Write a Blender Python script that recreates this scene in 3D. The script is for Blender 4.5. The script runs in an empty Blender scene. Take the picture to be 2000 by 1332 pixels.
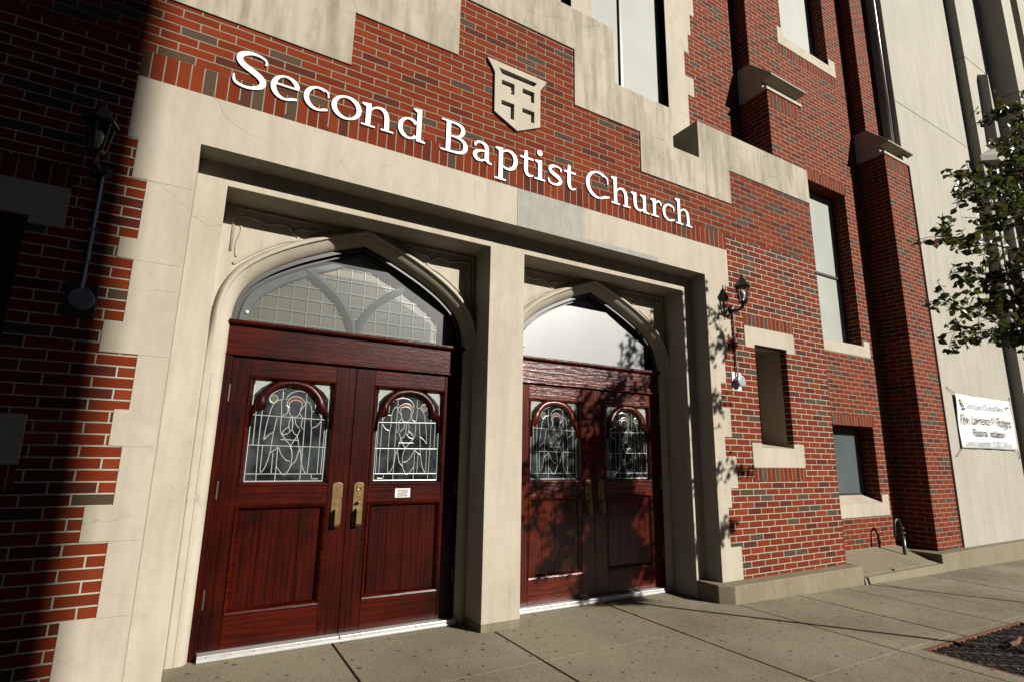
import bpy, bmesh, math, random
from mathutils import Vector, Matrix
C = bpy.context.scene.collection
PI = math.pi
ZO = 1.42                      # eye height: all heights below are written relative to the eye
random.seed(7)

# ---------------------------------------------------------------- camera
cam = bpy.data.cameras.new('camera'); co = bpy.data.objects.new('camera', cam); C.objects.link(co)
R = ((0.86330678, -0.5043965, 0.01689893), (0.11752286, 0.16835838, -0.97869497), (0.49080524, 0.84690001, 0.20462305))
M = Matrix(((R[0][0], -R[1][0], -R[2][0], 0), (R[0][1], -R[1][1], -R[2][1], 0), (R[0][2], -R[1][2], -R[2][2], 0), (0, 0, 0, 1)))
co.matrix_world = Matrix.Translation((0, 0, ZO)) @ M
cam.sensor_width = 36; cam.lens = 1056.9 / 2000 * 36; cam.clip_end = 500; cam.clip_start = 0.05
bpy.context.scene.camera = co
# ---------------------------------------------------------------- light
sc = bpy.context.scene
SX, SZ = 0.60, 0.60
sd = Vector((SX, -1, SZ)).normalized()          # towards the sun
el = math.asin(sd.z); az = math.atan2(sd.x, sd.y)
w = bpy.data.worlds.new('World'); sc.world = w; w.use_nodes = True
nt = w.node_tree; bg = nt.nodes['Background']
sk = nt.nodes.new('ShaderNodeTexSky'); sk.sky_type = 'NISHITA'; sk.sun_disc = False
sk.sun_elevation = el; sk.sun_rotation = az; sk.air_density = .3; sk.dust_density = .2
nt.links.new(sk.outputs[0], bg.inputs[0]); bg.inputs[1].default_value = 0.05
sl = bpy.data.lights.new('sun', 'SUN'); so = bpy.data.objects.new('sun', sl); C.objects.link(so)
sl.energy = 5.0; sl.angle = math.radians(0.53); sl.color = (1.0, 0.955, 0.87)
so.rotation_euler = sd.to_track_quat('Z', 'Y').to_euler(); so.location = (8, -12, 9)
sc.view_settings.view_transform = 'Standard'; sc.view_settings.look = 'None'
sc.view_settings.exposure = 1.15; sc.view_settings.gamma = 1.0
sc.render.engine = 'CYCLES'; sc.cycles.diffuse_bounces = 2; sc.cycles.max_bounces = 8

# ---------------------------------------------------------------- materials
MATS = {}
def nd(t, kind, **kw):
    n = t.nodes.new(kind)
    for k, v in kw.items():
        if k in n.inputs: n.inputs[k].default_value = v
        else: setattr(n, k, v)
    return n
def mat(name, col=(.5, .5, .5), rough=.6, metal=0., spec=.5, coat=0.):
    m = bpy.data.materials.new(name); m.use_nodes = True; t = m.node_tree
    b = t.nodes['Principled BSDF']; b.inputs['Base Color'].default_value = (*col, 1)
    b.inputs['Roughness'].default_value = rough; b.inputs['Metallic'].default_value = metal
    b.inputs['Specular IOR Level'].default_value = spec
    b.inputs['Coat Weight'].default_value = coat
    MATS[name] = m
    return m, t, b
def ramp(t, fac, stops, interp='LINEAR'):
    r = t.nodes.new('ShaderNodeValToRGB'); r.color_ramp.interpolation = interp
    e = r.color_ramp.elements
    while len(e) < len(stops): e.new(0.5)
    for i, (p, c) in enumerate(stops):
        e[i].position = p; e[i].color = (*c, 1) if len(c) == 3 else c
    t.links.new(fac, r.inputs[0]); return r.outputs[0]
def mixc(t, fac, a, b, mode='MIX'):
    m = t.nodes.new('ShaderNodeMix'); m.data_type = 'RGBA'; m.blend_type = mode
    for s, v in ((0, fac), (6, a), (7, b)):
        if hasattr(v, 'links'): t.links.new(v, m.inputs[s])
        else: m.inputs[s].default_value = v if s == 0 else (*v, 1)
    return m.outputs[2]
def coords(t, scale=(1, 1, 1), rot=None):
    tc = t.nodes.new('ShaderNodeTexCoord'); mp = t.nodes.new('ShaderNodeMapping')
    mp.inputs['Scale'].default_value = scale
    t.links.new(tc.outputs['Object'], mp.inputs[0]); return mp.outputs[0]
def noise(t, vec, scale, detail=6, rough=.6, dist=0.):
    n = nd(t, 'ShaderNodeTexNoise', Scale=scale, Detail=detail, Roughness=rough, Distortion=dist)
    t.links.new(vec, n.inputs['Vector']); return n.outputs['Fac']
def bump(t, b, h, strength, dist=.01, prev=None):
    n = nd(t, 'ShaderNodeBump', Strength=strength, Distance=dist)
    t.links.new(h, n.inputs['Height'])
    if prev: t.links.new(prev, n.inputs['Normal'])
    t.links.new(n.outputs[0], b.inputs['Normal']); return n.outputs[0]
def math_(t, op, a, b=None, clamp=False):
    n = t.nodes.new('ShaderNodeMath'); n.operation = op; n.use_clamp = clamp
    for i, v in enumerate((a, b)):
        if v is None: continue
        if hasattr(v, 'links'): t.links.new(v, n.inputs[i])
        else: n.inputs[i].default_value = v
    return n.outputs[0]

def brick_mat(name, bw, rh, off=.5, side=False, ms=.0052, mcol=((.20, .175, .12), (.34, .31, .23))):
    m, t, b = mat(name, rough=.9, spec=.12)
    tc = t.nodes.new('ShaderNodeTexCoord'); sp = t.nodes.new('ShaderNodeSeparateXYZ'); cb = t.nodes.new('ShaderNodeCombineXYZ')
    t.links.new(tc.outputs['Object'], sp.inputs[0])
    ge = t.nodes.new('ShaderNodeNewGeometry'); sn = t.nodes.new('ShaderNodeSeparateXYZ'); t.links.new(ge.outputs['True Normal'], sn.inputs[0])
    sel = math_(t, 'GREATER_THAN', math_(t, 'ABSOLUTE', sn.outputs[0]), .5)       # faces turned sideways run their courses along y
    uu = math_(t, 'ADD', math_(t, 'MULTIPLY', sp.outputs[0], math_(t, 'SUBTRACT', 1.0, sel)), math_(t, 'MULTIPLY', sp.outputs[1], sel))
    t.links.new(uu, cb.inputs[0]); t.links.new(sp.outputs[2], cb.inputs[1])
    # slight wander of the joints
    wn = nd(t, 'ShaderNodeTexNoise', Scale=9.0, Detail=3.0); t.links.new(tc.outputs['Object'], wn.inputs['Vector'])
    wv = t.nodes.new('ShaderNodeVectorMath'); wv.operation = 'SCALE'; wv.inputs['Scale'].default_value = .0045
    t.links.new(wn.outputs['Color'], wv.inputs[0])
    ad = t.nodes.new('ShaderNodeVectorMath'); t.links.new(cb.outputs[0], ad.inputs[0]); t.links.new(wv.outputs[0], ad.inputs[1])
    br = t.nodes.new('ShaderNodeTexBrick'); br.offset = off; br.offset_frequency = 2; br.squash = 1
    br.inputs['Color1'].default_value = (0, 0, 0, 1); br.inputs['Color2'].default_value = (1, 1, 1, 1)
    br.inputs['Mortar'].default_value = (.5, .5, .5, 1)
    br.inputs['Scale'].default_value = 1; br.inputs['Mortar Size'].default_value = ms
    br.inputs['Mortar Smooth'].default_value = .25; br.inputs['Bias'].default_value = 0
    br.inputs['Brick Width'].default_value = bw; br.inputs['Row Height'].default_value = rh
    t.links.new(ad.outputs[0], br.inputs['Vector'])
    o = tc.outputs['Object']
    red = ramp(t, br.outputs['Color'], [(0, (.070, .050, .033)), (.070, (.088, .062, .040)), (.080, (.085, .020, .012)), (.20, (.10, .014, .008)),
                                         (.22, (.175, .021, .004)), (.5, (.205, .027, .005)), (.52, (.140, .016, .0035)), (.8, (.24, .036, .006)), (1, (.185, .022, .004))], 'LINEAR')
    n1 = noise(t, o, 5, 5); n2 = noise(t, o, 160, 4)
    c = mixc(t, math_(t, 'MULTIPLY', ramp(t, n1, [(.35, (0, 0, 0)), (.75, (1, 1, 1))]), .45), red, (.10, .026, .008))
    sg = ramp(t, n2, [(.38, (.62, .62, .62)), (.62, (1.18, 1.18, 1.18))])
    c = mixc(t, 1.0, c, sg, 'MULTIPLY')
    mo = ramp(t, n1, [(.3, mcol[0]), (.7, mcol[1])])
    mo = mixc(t, math_(t, 'MULTIPLY', n2, .35), mo, (.20, .165, .11))
    c = mixc(t, br.outputs['Fac'], c, mo)
    t.links.new(c, b.inputs['Base Color'])
    inv = math_(t, 'SUBTRACT', 1.0, br.outputs['Fac'])
    h = math_(t, 'ADD', math_(t, 'MULTIPLY', inv, 1.0), math_(t, 'MULTIPLY', n2, .22))
    bump(t, b, h, .9, .006)
    return m
brick_mat('brick', .2275, .068)
brick_mat('brick_repointed', .2275, .068, ms=.0056, mcol=((.40, .38, .30), (.58, .55, .46)))
brick_mat('brick_side', .2275, .068, side=True)
brick_mat('brick_soldier', .078, .5, off=0, ms=.0052)
brick_mat('brick_far', .2275, .068, ms=.0048, mcol=((.30, .27, .20), (.48, .45, .36)))

def stone_mat(name, base, dark, scale=1.0, crack=.5, rough=.8, bumps=.35, streak=.5):
    m, t, b = mat(name, rough=rough, spec=.25)
    o = coords(t)
    n1 = noise(t, o, 1.1 * scale, 8, .65); n2 = noise(t, coords(t, (6, 6, .8)), 1.6 * scale, 6, .6); n3 = noise(t, o, 60, 5, .7); n4 = noise(t, o, 9, 6, .65, .4)
    c = mixc(t, ramp(t, n1, [(.42, (0, 0, 0)), (.72, (.55, .55, .55))]), base, dark)
    c = mixc(t, math_(t, 'MULTIPLY', ramp(t, n2, [(.44, (0, 0, 0)), (.72, (1, 1, 1))]), streak), c, dark)
    c = mixc(t, math_(t, 'MULTIPLY', ramp(t, n4, [(.52, (0, 0, 0)), (.72, (1, 1, 1))]), .22), c, tuple(x * .72 for x in dark))
    vo = nd(t, 'ShaderNodeTexVoronoi', Scale=1.15 * scale); vo.feature = 'DISTANCE_TO_EDGE'
    wp = t.nodes.new('ShaderNodeVectorMath'); ws = t.nodes.new('ShaderNodeVectorMath'); ws.operation = 'SCALE'; ws.inputs['Scale'].default_value = .35
    nn = nd(t, 'ShaderNodeTexNoise', Scale=3.0, Detail=6.0); t.links.new(o, nn.inputs['Vector']); t.links.new(nn.outputs['Color'], ws.inputs[0])
    t.links.new(o, wp.inputs[0]); t.links.new(ws.outputs[0], wp.inputs[1]); t.links.new(wp.outputs[0], vo.inputs['Vector'])
    ck = ramp(t, vo.outputs['Distance'], [(0, (1, 1, 1)), (.0035, (0, 0, 0))])
    ck = math_(t, 'MULTIPLY', ck, ramp(t, n1, [(.48, (0, 0, 0)), (.60, (crack, crack, crack))]))
    c = mixc(t, ck, c, tuple(x * .35 for x in dark))
    t.links.new(c, b.inputs['Base Color'])
    h = math_(t, 'ADD', math_(t, 'MULTIPLY', n3, .4), math_(t, 'SUBTRACT', n4, math_(t, 'MULTIPLY', ck, .8)))
    bump(t, b, h, bumps, .006)
    return m
stone_mat('limestone', (.43, .385, .31), (.315, .27, .20), streak=.6)
stone_mat('parapet_stone', (.40, .355, .275), (.17, .145, .10), streak=.85, crack=.9)
stone_mat('hall_stone', (.475, .445, .375), (.36, .335, .275), scale=.7, crack=.15, streak=.7)
stone_mat('cement_patch', (.36, .35, .31), (.24, .225, .19), scale=3, crack=.2, bumps=.8)
stone_mat('plinth_concrete', (.215, .185, .118), (.135, .112, .068), scale=2, bumps=.6)

def pavement():
    m, t, b = mat('pavement', rough=.85, spec=.25)
    o = coords(t)
    n1 = noise(t, o, .9, 7, .6); n2 = noise(t, o, 95, 4, .8); n3 = noise(t, o, 14, 8, .75)
    c = mixc(t, ramp(t, n1, [(.38, (0, 0, 0)), (.68, (1, 1, 1))]), (.235, .203, .138), (.155, .132, .086))
    c = mixc(t, math_(t, 'MULTIPLY', ramp(t, n3, [(.5, (0, 0, 0)), (.75, (1, 1, 1))]), .45), c, (.11, .09, .055))
    c = mixc(t, 1.0, c, ramp(t, n2, [(.36, (.5, .5, .5)), (.56, (1.1, 1.1, 1.1)), (.70, (2.1, 2.1, 2.0))]), 'MULTIPLY')
    for sc_, th, keep in ((2.3, .045, .6), (5.1, .075, .6), (13, .10, .35)):       # chewing gum spots and grit
        vo = nd(t, 'ShaderNodeTexVoronoi', Scale=sc_); vo.voronoi_dimensions = '2D'; t.links.new(o, vo.inputs['Vector'])
        sp = ramp(t, vo.outputs['Distance'], [(th * .8, (1, 1, 1)), (th, (0, 0, 0))])
        cs = t.nodes.new('ShaderNodeSeparateColor'); t.links.new(vo.outputs['Color'], cs.inputs[0])
        kp = math_(t, 'GREATER_THAN', cs.outputs[0], 1 - keep * .75)
        c = mixc(t, math_(t, 'MULTIPLY', math_(t, 'MULTIPLY', sp, kp), .9), c, (.03, .028, .025))
    t.links.new(c, b.inputs['Base Color'])
    bump(t, b, math_(t, 'ADD', n2, math_(t, 'MULTIPLY', n3, .6)), .55, .006)
pavement()

def wood_mat(name, axis, dark=(.004, .0003, .0001), light=(.072, .0050, .0010), gloss=.30, bstr=.3, dist=2.2, wb=.08):
    m, t, b = mat(name, rough=gloss, spec=.14 if name.startswith('door') else .3, coat=.0)
    b.inputs['Coat Roughness'].default_value = .18
    s = {'v': (9, 9, .55), 'h': (.55, 9, 9)}[axis]
    o = coords(t, s)
    n = noise(t, o, 1.7, 9, .72, 1.6); o2 = coords(t)
    wv = nd(t, 'ShaderNodeTexWave', Scale=2.6, Distortion=dist * 3, Detail=3.0); wv.inputs['Detail Scale'].default_value = .7
    wv.bands_direction = 'X' if axis == 'v' else 'Z'
    o3 = coords(t, {'v': (3.2, 3.2, .6), 'h': (.6, 3.2, 3.2)}[axis]); t.links.new(o3, wv.inputs['Vector'])
    n2 = noise(t, coords(t, {'v': (60, 60, 2.5), 'h': (2.5, 60, 60)}[axis]), 3, 3, .6); n3 = noise(t, o2, 2.1, 5)
    f = math_(t, 'ADD', math_(t, 'MULTIPLY', n, .9), math_(t, 'MULTIPLY', wv.outputs['Fac'], .12))
    c = ramp(t, f, [(.3, dark), (.55, tuple((a + q) * .5 for a, q in zip(dark, light))), (.82, light)])
    c = mixc(t, ramp(t, n3, [(.42, (0, 0, 0)), (.7, (.7, .7, .7))]), c, tuple(x * .5 for x in dark))
    t.links.new(c, b.inputs['Base Color'])
    h = math_(t, 'ADD', math_(t, 'MULTIPLY', wv.outputs['Fac'], wb), n2)
    bump(t, b, h, bstr, .0035)
wood_mat('door_wood', 'v'); wood_mat('door_wood_rail', 'h', (.008, .0006, .0002), (.105, .0080, .0015))
wood_mat('lit_oak_wood', 'v', (.014, .001, .0007), (.18, .022, .004), .26, .35, wb=.2); wood_mat('lit_oak_rail', 'h', (.022, .0014, .001), (.19, .022, .004), .27, .55, 5.0, wb=.35)  # right pair's copy of the wood, its brighter light put into the colour

def plain(name, col, rough=.5, metal=0., spec=.5, var=.25, sc_=12, bs=.1):
    m, t, b = mat(name, col, rough, metal, spec)
    n = noise(t, coords(t), sc_, 5)
    t.links.new(mixc(t, ramp(t, n, [(.35, (0, 0, 0)), (.7, (1, 1, 1))]), col, tuple(x * (1 - var) for x in col)), b.inputs['Base Color'])
    bump(t, b, n, bs, .003)
    return m, t, b
plain('letter_white', (.80, .80, .78), .45, var=.06)
plain('lead_came', (.50, .50, .48), .4, .2, var=.3, sc_=60)
plain('dark_frame', (.02, .018, .015), .45)
plain('window_frame', (.018, .018, .018), .4)
plain('tracery_grey', (.20, .21, .22), .6)
plain('brass', (.30, .20, .085), .42, .85, var=.45, sc_=22)
plain('hinge_metal', (.16, .13, .10), .45, .8)
plain('aluminium', (.72, .72, .70), .38, .55, var=.2)
plain('black_iron', (.012, .012, .012), .42, .3)
plain('galvanised', (.42, .44, .46), .4, .6)
plain('white_plate', (.66, .66, .64), .5)
plain('sticker', (.78, .78, .75), .5, var=.05)
plain('ink', (.03, .03, .035), .6, var=0.)
plain('ink_red', (.45, .05, .04), .6, var=0.)
plain('ink_blue', (.20, .27, .36), .6, var=0.)
plain('ink_gold', (.50, .42, .10), .6, var=0.)
plain('ink_navy', (.03, .06, .16), .6, var=0.)
plain('banner_fabric', (.78, .79, .78), .55, var=.08, sc_=4, bs=.5)
plain('rope', (.14, .12, .08), .9)
plain('bark', (.05, .038, .026), .9, var=.5, sc_=40, bs=.8)
plain('rust', (.20, .065, .022), .85, .2, var=.6, sc_=25, bs=.6)
plain('grate_iron', (.24, .20, .18), .35, .75, var=.7, sc_=30, bs=.6)
plain('dark_gap', (.02, .018, .014), .95)
plain('void', (.004, .004, .004), .9)
plain('asphalt', (.05, .05, .048), .9)
plain('opposite_brick', (.10, .06, .045), .8)
plain('cream_glass', (.36, .28, .15), .35, var=.45, sc_=3)
plain('amber_glass', (.16, .045, .018), .3)
plain('roundel_glass', (.12, .095, .05), .3)
plain('bulb_glass', (.6, .6, .55), .2)
m, t, b = mat('leaded_glass', (.012, .017, .020), .14, 0, .6)
n = noise(t, coords(t), 14, 3); bump(t, b, n, .25, .004)
n = noise(t, coords(t), 5, 4); t.links.new(mixc(t, ramp(t, n, [(.4, (0, 0, 0)), (.65, (1, 1, 1))]), (.008, .011, .012), (.055, .066, .068)), b.inputs['Base Color'])
def frosted(name, col, mix, rough=.35, bst=.15, wavy=0., spec=.5):
    m, t, b = mat(name, col, rough, 0, spec)
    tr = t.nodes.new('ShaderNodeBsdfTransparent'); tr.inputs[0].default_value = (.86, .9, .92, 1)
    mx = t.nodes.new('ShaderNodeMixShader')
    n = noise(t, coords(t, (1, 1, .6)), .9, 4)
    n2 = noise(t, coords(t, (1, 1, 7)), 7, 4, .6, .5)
    t.links.new(mixc(t, ramp(t, n, [(.35, (0, 0, 0)), (.7, (1, 1, 1))]), col, tuple(x * .72 for x in col)), b.inputs['Base Color'])  # soft mottling stands in for reflection gradients in the panes
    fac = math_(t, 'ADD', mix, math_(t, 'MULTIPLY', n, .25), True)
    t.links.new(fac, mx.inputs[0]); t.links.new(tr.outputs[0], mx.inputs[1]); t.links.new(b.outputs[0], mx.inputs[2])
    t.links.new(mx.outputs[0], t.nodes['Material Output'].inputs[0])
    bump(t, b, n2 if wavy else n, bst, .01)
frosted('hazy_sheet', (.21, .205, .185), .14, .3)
frosted('painted_glare_sheet', (.60, .62, .61), .74, .34, .02, 1.)  # sun glare on the right transom painted as a whiter, denser sheet
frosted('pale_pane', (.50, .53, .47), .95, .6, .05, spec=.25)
frosted('grey_pane', (.17, .20, .21), .45, .12, .08)
m, t, b = mat('leaf', (.03, .05, .01), .42, 0, .5)
oi = t.nodes.new('ShaderNodeTexCoord')
vo = nd(t, 'ShaderNodeTexVoronoi', Scale=11.0); t.links.new(oi.outputs['Object'], vo.inputs['Vector'])
cs = t.nodes.new('ShaderNodeSeparateColor'); t.links.new(vo.outputs['Color'], cs.inputs[0])
t.links.new(ramp(t, cs.outputs[0], [(0, (.016, .030, .008)), (.55, (.030, .052, .010)), (.82, (.075, .095, .012)), (.93, (.13, .13, .015)), (.975, (.28, .06, .012)), (1, (.30, .02, .01))]), b.inputs['Base Color'])  # yellow-green stops paint in sunlit leaves; orange and red are turned ones
tl = t.nodes.new('ShaderNodeBsdfTranslucent'); tl.inputs[0].default_value = (.10, .13, .015, 1)
mx = t.nodes.new('ShaderNodeMixShader'); mx.inputs[0].default_value = .14
t.links.new(b.outputs[0], mx.inputs[1]); t.links.new(tl.outputs[0], mx.inputs[2]); t.links.new(mx.outputs[0], t.nodes['Material Output'].inputs[0])

# every surface is a little darker than first guessed; the exposure above makes up for it
KD = {'limestone': .63, 'parapet_stone': .64, 'hall_stone': .50, 'letter_white': .58, 'pavement': .68, 'plinth_concrete': .62, 'leaf': .78, 'void': 1, 'black_iron': .7, 'pale_pane': .40, 'painted_glare_sheet': .38,
      'banner_fabric': .56, 'aluminium': .62, 'lead_came': .66}
for nm_, m_ in MATS.items():
    t_ = m_.node_tree; b_ = t_.nodes['Principled BSDF']; k_ = KD.get(nm_, .56); inp = b_.inputs['Base Color']
    if inp.links:
        src = inp.links[0].from_socket; mm = t_.nodes.new('ShaderNodeMix'); mm.data_type = 'RGBA'; mm.blend_type = 'MULTIPLY'
        mm.inputs[0].default_value = 1; t_.links.new(src, mm.inputs[6]); mm.inputs[7].default_value = (k_, k_, k_, 1); t_.links.new(mm.outputs[2], inp)
    else: inp.default_value = tuple(c * k_ for c in inp.default_value[:3]) + (1,)

# ---------------------------------------------------------------- mesh helpers
class MB:
    def __init__(s): s.v = []; s.f = []; s.m = []; s.mi = 0; s.g = []
    def add(s, vs, fs):
        o = len(s.v); s.v += [tuple(p) for p in vs]
        f0 = len(s.f); s.f += [tuple(i + o for i in f) for f in fs]; s.m += [s.mi] * len(fs); s.g.append((o, len(s.v), f0, len(s.f))); return s
    def box(s, x0, x1, y0, y1, z0, z1):
        return s.add([(x0, y0, z0), (x1, y0, z0), (x1, y1, z0), (x0, y1, z0), (x0, y0, z1), (x1, y0, z1), (x1, y1, z1), (x0, y1, z1)],
                     [(0, 3, 2, 1), (4, 5, 6, 7), (0, 1, 5, 4), (1, 2, 6, 5), (2, 3, 7, 6), (3, 0, 4, 7)])
    def prism(s, pts, y0, y1):                    # outline in (x, z) run along y
        n = len(pts)
        if sum(pts[i][0] * pts[(i + 1) % n][1] - pts[(i + 1) % n][0] * pts[i][1] for i in range(n)) < 0: pts = pts[::-1]
        return s.add([(x, y0, z) for x, z in pts] + [(x, y1, z) for x, z in pts],
                     [tuple(range(n)), tuple(range(2 * n - 1, n - 1, -1))] + [((i + 1) % n, i, n + i, n + (i + 1) % n) for i in range(n)])
    def prism_x(s, pts, x0, x1):                  # outline in (y, z) run along x
        n = len(pts)
        return s.add([(x0, y, z) for y, z in pts] + [(x1, y, z) for y, z in pts],
                     [tuple(range(n)), tuple(range(2 * n - 1, n - 1, -1))] + [((i + 1) % n, i, n + i, n + (i + 1) % n) for i in range(n)])
    def tube(s, pts, r, n=8, closed=False):
        pts = [Vector(p) for p in pts]; rr = r if isinstance(r, (list, tuple)) else [r] * len(pts); vs = []; fs = []
        up = Vector((0, 0, 1)); L = len(pts)
        for i, p in enumerate(pts):
            a = pts[i - 1] if (i or closed) else p; q = pts[(i + 1) % L] if (i < L - 1 or closed) else p
            d = (q - a)
            d = d.normalized() if d.length > 1e-9 else Vector((0, 0, 1))
            ref = Vector((0, 1, 0)) if abs(d.y) < .9 else up
            u = d.cross(ref).normalized(); v = d.cross(u)
            vs += [p + (u * math.cos(2 * PI * k / n) + v * math.sin(2 * PI * k / n)) * rr[i] for k in range(n)]
        for i in range(L if closed else L - 1):
            j = (i + 1) % L
            for k in range(n): fs.append((i * n + k, i * n + (k + 1) % n, j * n + (k + 1) % n, j * n + k))
        if not closed: fs += [tuple(range(n - 1, -1, -1)), tuple(range((L - 1) * n, L * n))]
        return s.add(vs, fs)
    def lathe(s, c, prof, n=16, axis='z'):
        vs = []; fs = []
        for (r, h) in prof:
            for k in range(n):
                a = 2 * PI * k / n; x, y = r * math.cos(a), r * math.sin(a)
                vs.append((c[0] + x, c[1] + y, c[2] + h) if axis == 'z' else (c[0] + x, c[1] + h, c[2] + y))
        for i in range(len(prof) - 1):
            for k in range(n):
                q = (i * n + k, i * n + (k + 1) % n, (i + 1) * n + (k + 1) % n, (i + 1) * n + k)
                fs.append(q)
        fs += [tuple(range(n)), tuple(range((len(prof) - 1) * n, len(prof) * n))]
        return s.add(vs, fs)
    def sheet(s, pts): return s.add(pts, [tuple(range(len(pts)))])
    def grid(s, rects, holes, y0, y1):            # union of rectangles minus holes: front at y0, edges run back to y1
        xs = sorted({round(a, 4) for r in rects + holes for a in r[:2]}); zs = sorted({round(a, 4) for r in rects + holes for a in r[2:]})
        def ins(i, j):
            if i < 0 or j < 0 or i >= len(xs) - 1 or j >= len(zs) - 1: return False
            x = (xs[i] + xs[i + 1]) / 2; z = (zs[j] + zs[j + 1]) / 2
            return any(a < x < b and c < z < d for a, b, c, d in rects) and not any(a < x < b and c < z < d for a, b, c, d in holes)
        idx = {}; vs = []; fs = []
        def V(i, j, k):
            if (i, j, k) not in idx: idx[(i, j, k)] = len(vs); vs.append((xs[i], (y0, y1)[k], zs[j]))
            return idx[(i, j, k)]
        for i in range(len(xs) - 1):
            for j in range(len(zs) - 1):
                if not ins(i, j): continue
                fs.append((V(i, j, 0), V(i + 1, j, 0), V(i + 1, j + 1, 0), V(i, j + 1, 0)))
                if not ins(i - 1, j): fs.append((V(i, j, 1), V(i, j, 0), V(i, j + 1, 0), V(i, j + 1, 1)))
                if not ins(i + 1, j): fs.append((V(i + 1, j, 0), V(i + 1, j, 1), V(i + 1, j + 1, 1), V(i + 1, j + 1, 0)))
                if not ins(i, j - 1): fs.append((V(i, j, 1), V(i + 1, j, 1), V(i + 1, j, 0), V(i, j, 0)))
                if not ins(i, j + 1): fs.append((V(i, j + 1, 0), V(i + 1, j + 1, 0), V(i + 1, j + 1, 1), V(i, j + 1, 1)))
        return s.add(vs, fs)
    def each(s, name, mats, parent=None, **kw):     # every piece added becomes an object of its own
        out = []
        for (v0, v1, f0, f1) in s.g:
            m2 = MB(); m2.v = s.v[v0:v1]; m2.f = [tuple(i - v0 for i in f) for f in s.f[f0:f1]]; m2.m = s.m[f0:f1]
            out.append(m2.build(name, mats, parent, **kw))
        return out
    def build(s, name, mats, parent=None, origin=None, bev=0., smooth=False, fixn=False):
        if isinstance(mats, str): mats = [mats]
        me = bpy.data.meshes.new(name)
        pw = Vector(parent['wpos']) if parent is not None else Vector((0, 0, 0))
        og = Vector(origin) + Vector((0, 0, ZO)) if origin is not None else (pw if parent is not None else Vector((0, 0, 0)))
        me.from_pydata([(x - og.x, y - og.y, z + ZO - og.z) for x, y, z in s.v], [], s.f)
        for m_ in mats: me.materials.append(MATS[m_])
        for p, k in zip(me.polygons, s.m): p.material_index = k; p.use_smooth = smooth
        me.update()
        if fixn:
            bm = bmesh.new(); bm.from_mesh(me); bmesh.ops.recalc_face_normals(bm, faces=bm.faces); bm.to_mesh(me); bm.free()
        o = bpy.data.objects.new(name, me); C.objects.link(o)
        o.location = og - pw
        if parent is not None: o.parent = parent
        o['wpos'] = tuple(og)
        if bev:
            md = o.modifiers.new('bevel', 'BEVEL'); md.width = bev; md.segments = 2; md.limit_method = 'ANGLE'; md.angle_limit = .6
        return o
def thing(name, label, cat, loc, group=None):
    o = bpy.data.objects.new(name, None); C.objects.link(o); o.empty_display_size = .2
    o.location = (loc[0], loc[1], loc[2] + ZO); o['wpos'] = (loc[0], loc[1], loc[2] + ZO)
    o['label'] = label; o['category'] = cat
    if group: o['group'] = group
    return o
def tag(o, label, cat, group=None):
    o['label'] = label; o['category'] = cat
    if group: o['group'] = group
def struct(o): o['kind'] = 'structure'; return o
def catmull(P, n=6):
    out = []
    for i in range(len(P) - 1):
        p0 = P[max(i - 1, 0)]; p1 = P[i]; p2 = P[i + 1]; p3 = P[min(i + 2, len(P) - 1)]
        for k in range(n):
            t_ = k / n
            out.append(tuple(.5 * ((2 * b_) + (-a_ + c_) * t_ + (2 * a_ - 5 * b_ + 4 * c_ - d_) * t_ * t_ + (-a_ + 3 * b_ - 3 * c_ + d_) * t_ ** 3)
                             for a_, b_, c_, d_ in zip(p0, p1, p2, p3)))
    out.append(tuple(P[-1])); return out

GZ = -1.42
def gz(x): return GZ if x < 4.7 else GZ - .0155 * (x - 4.7)

# ---------------------------------------------------------------- ground
xsJ = [-6, -3.8, -2.55, -1.3, -.12, 1.10, 2.33, 3.70, 4.89, 5.86, 6.73, 7.45, 8.7, 10.0, 11.3, 12.6, 14, 15.5, 17, 19, 22]
ysJ = [-2.2, -.9, .45, 1.0, 2.42, 3.50, 4.75]
PIT = (5.08, 6.92, .62, 2.36)
mb = MB(); g = .010
for i in range(len(xsJ) - 1):
    for j in range(len(ysJ) - 1):
        x0, x1, y0, y1 = xsJ[i] + g, xsJ[i + 1] - g, ysJ[j] + .004, ysJ[j + 1] - .004
        if j == 4 and xsJ[i] >= 3.6: y1 = 3.50 + .02              # slabs without the middle joint further right
        if j == 5 and xsJ[i] >= 3.6: y0 = 3.50 + .02
        rects = [(x0, x1, y0, y1)]
        if y0 < PIT[3] and y1 > PIT[2] and x0 < PIT[1] and x1 > PIT[0]:
            rects = [(x0, x1, y0, min(y1, PIT[2])), (x0, x1, max(y0, PIT[3]), y1), (x0, min(x1, PIT[0]), max(y0, PIT[2]), min(y1, PIT[3])), (max(x0, PIT[1]), x1, max(y0, PIT[2]), min(y1, PIT[3]))]
        dz = random.uniform(-.0015, .0015)
        for a, b_, c, d in rects:
            if b_ - a > .01 and d - c > .01:
                q = [(a, c), (b_, c), (b_, d), (a, d)]
                vs = [(x, y, gz(x) + dz) for x, y in q] + [(x, y, gz(x) - .05) for x, y in q]
                mb.add(vs, [(0, 1, 2, 3), (0, 4, 5, 1), (1, 5, 6, 2), (2, 6, 7, 3), (3, 7, 4, 0)])
sw = struct(mb.build('sidewalk', 'pavement'))
mb = MB()
for a, b_ in ((-60, 4.7), (4.7, 60)):
    mb.add([(a, -2.2, gz(a) - .022), (b_, -2.2, gz(b_) - .022), (b_, 5, gz(b_) - .022), (a, 5, gz(a) - .022)], [(0, 1, 2, 3)])
struct(mb.build('sidewalk_bed', 'dark_gap'))
mb = MB()
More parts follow.
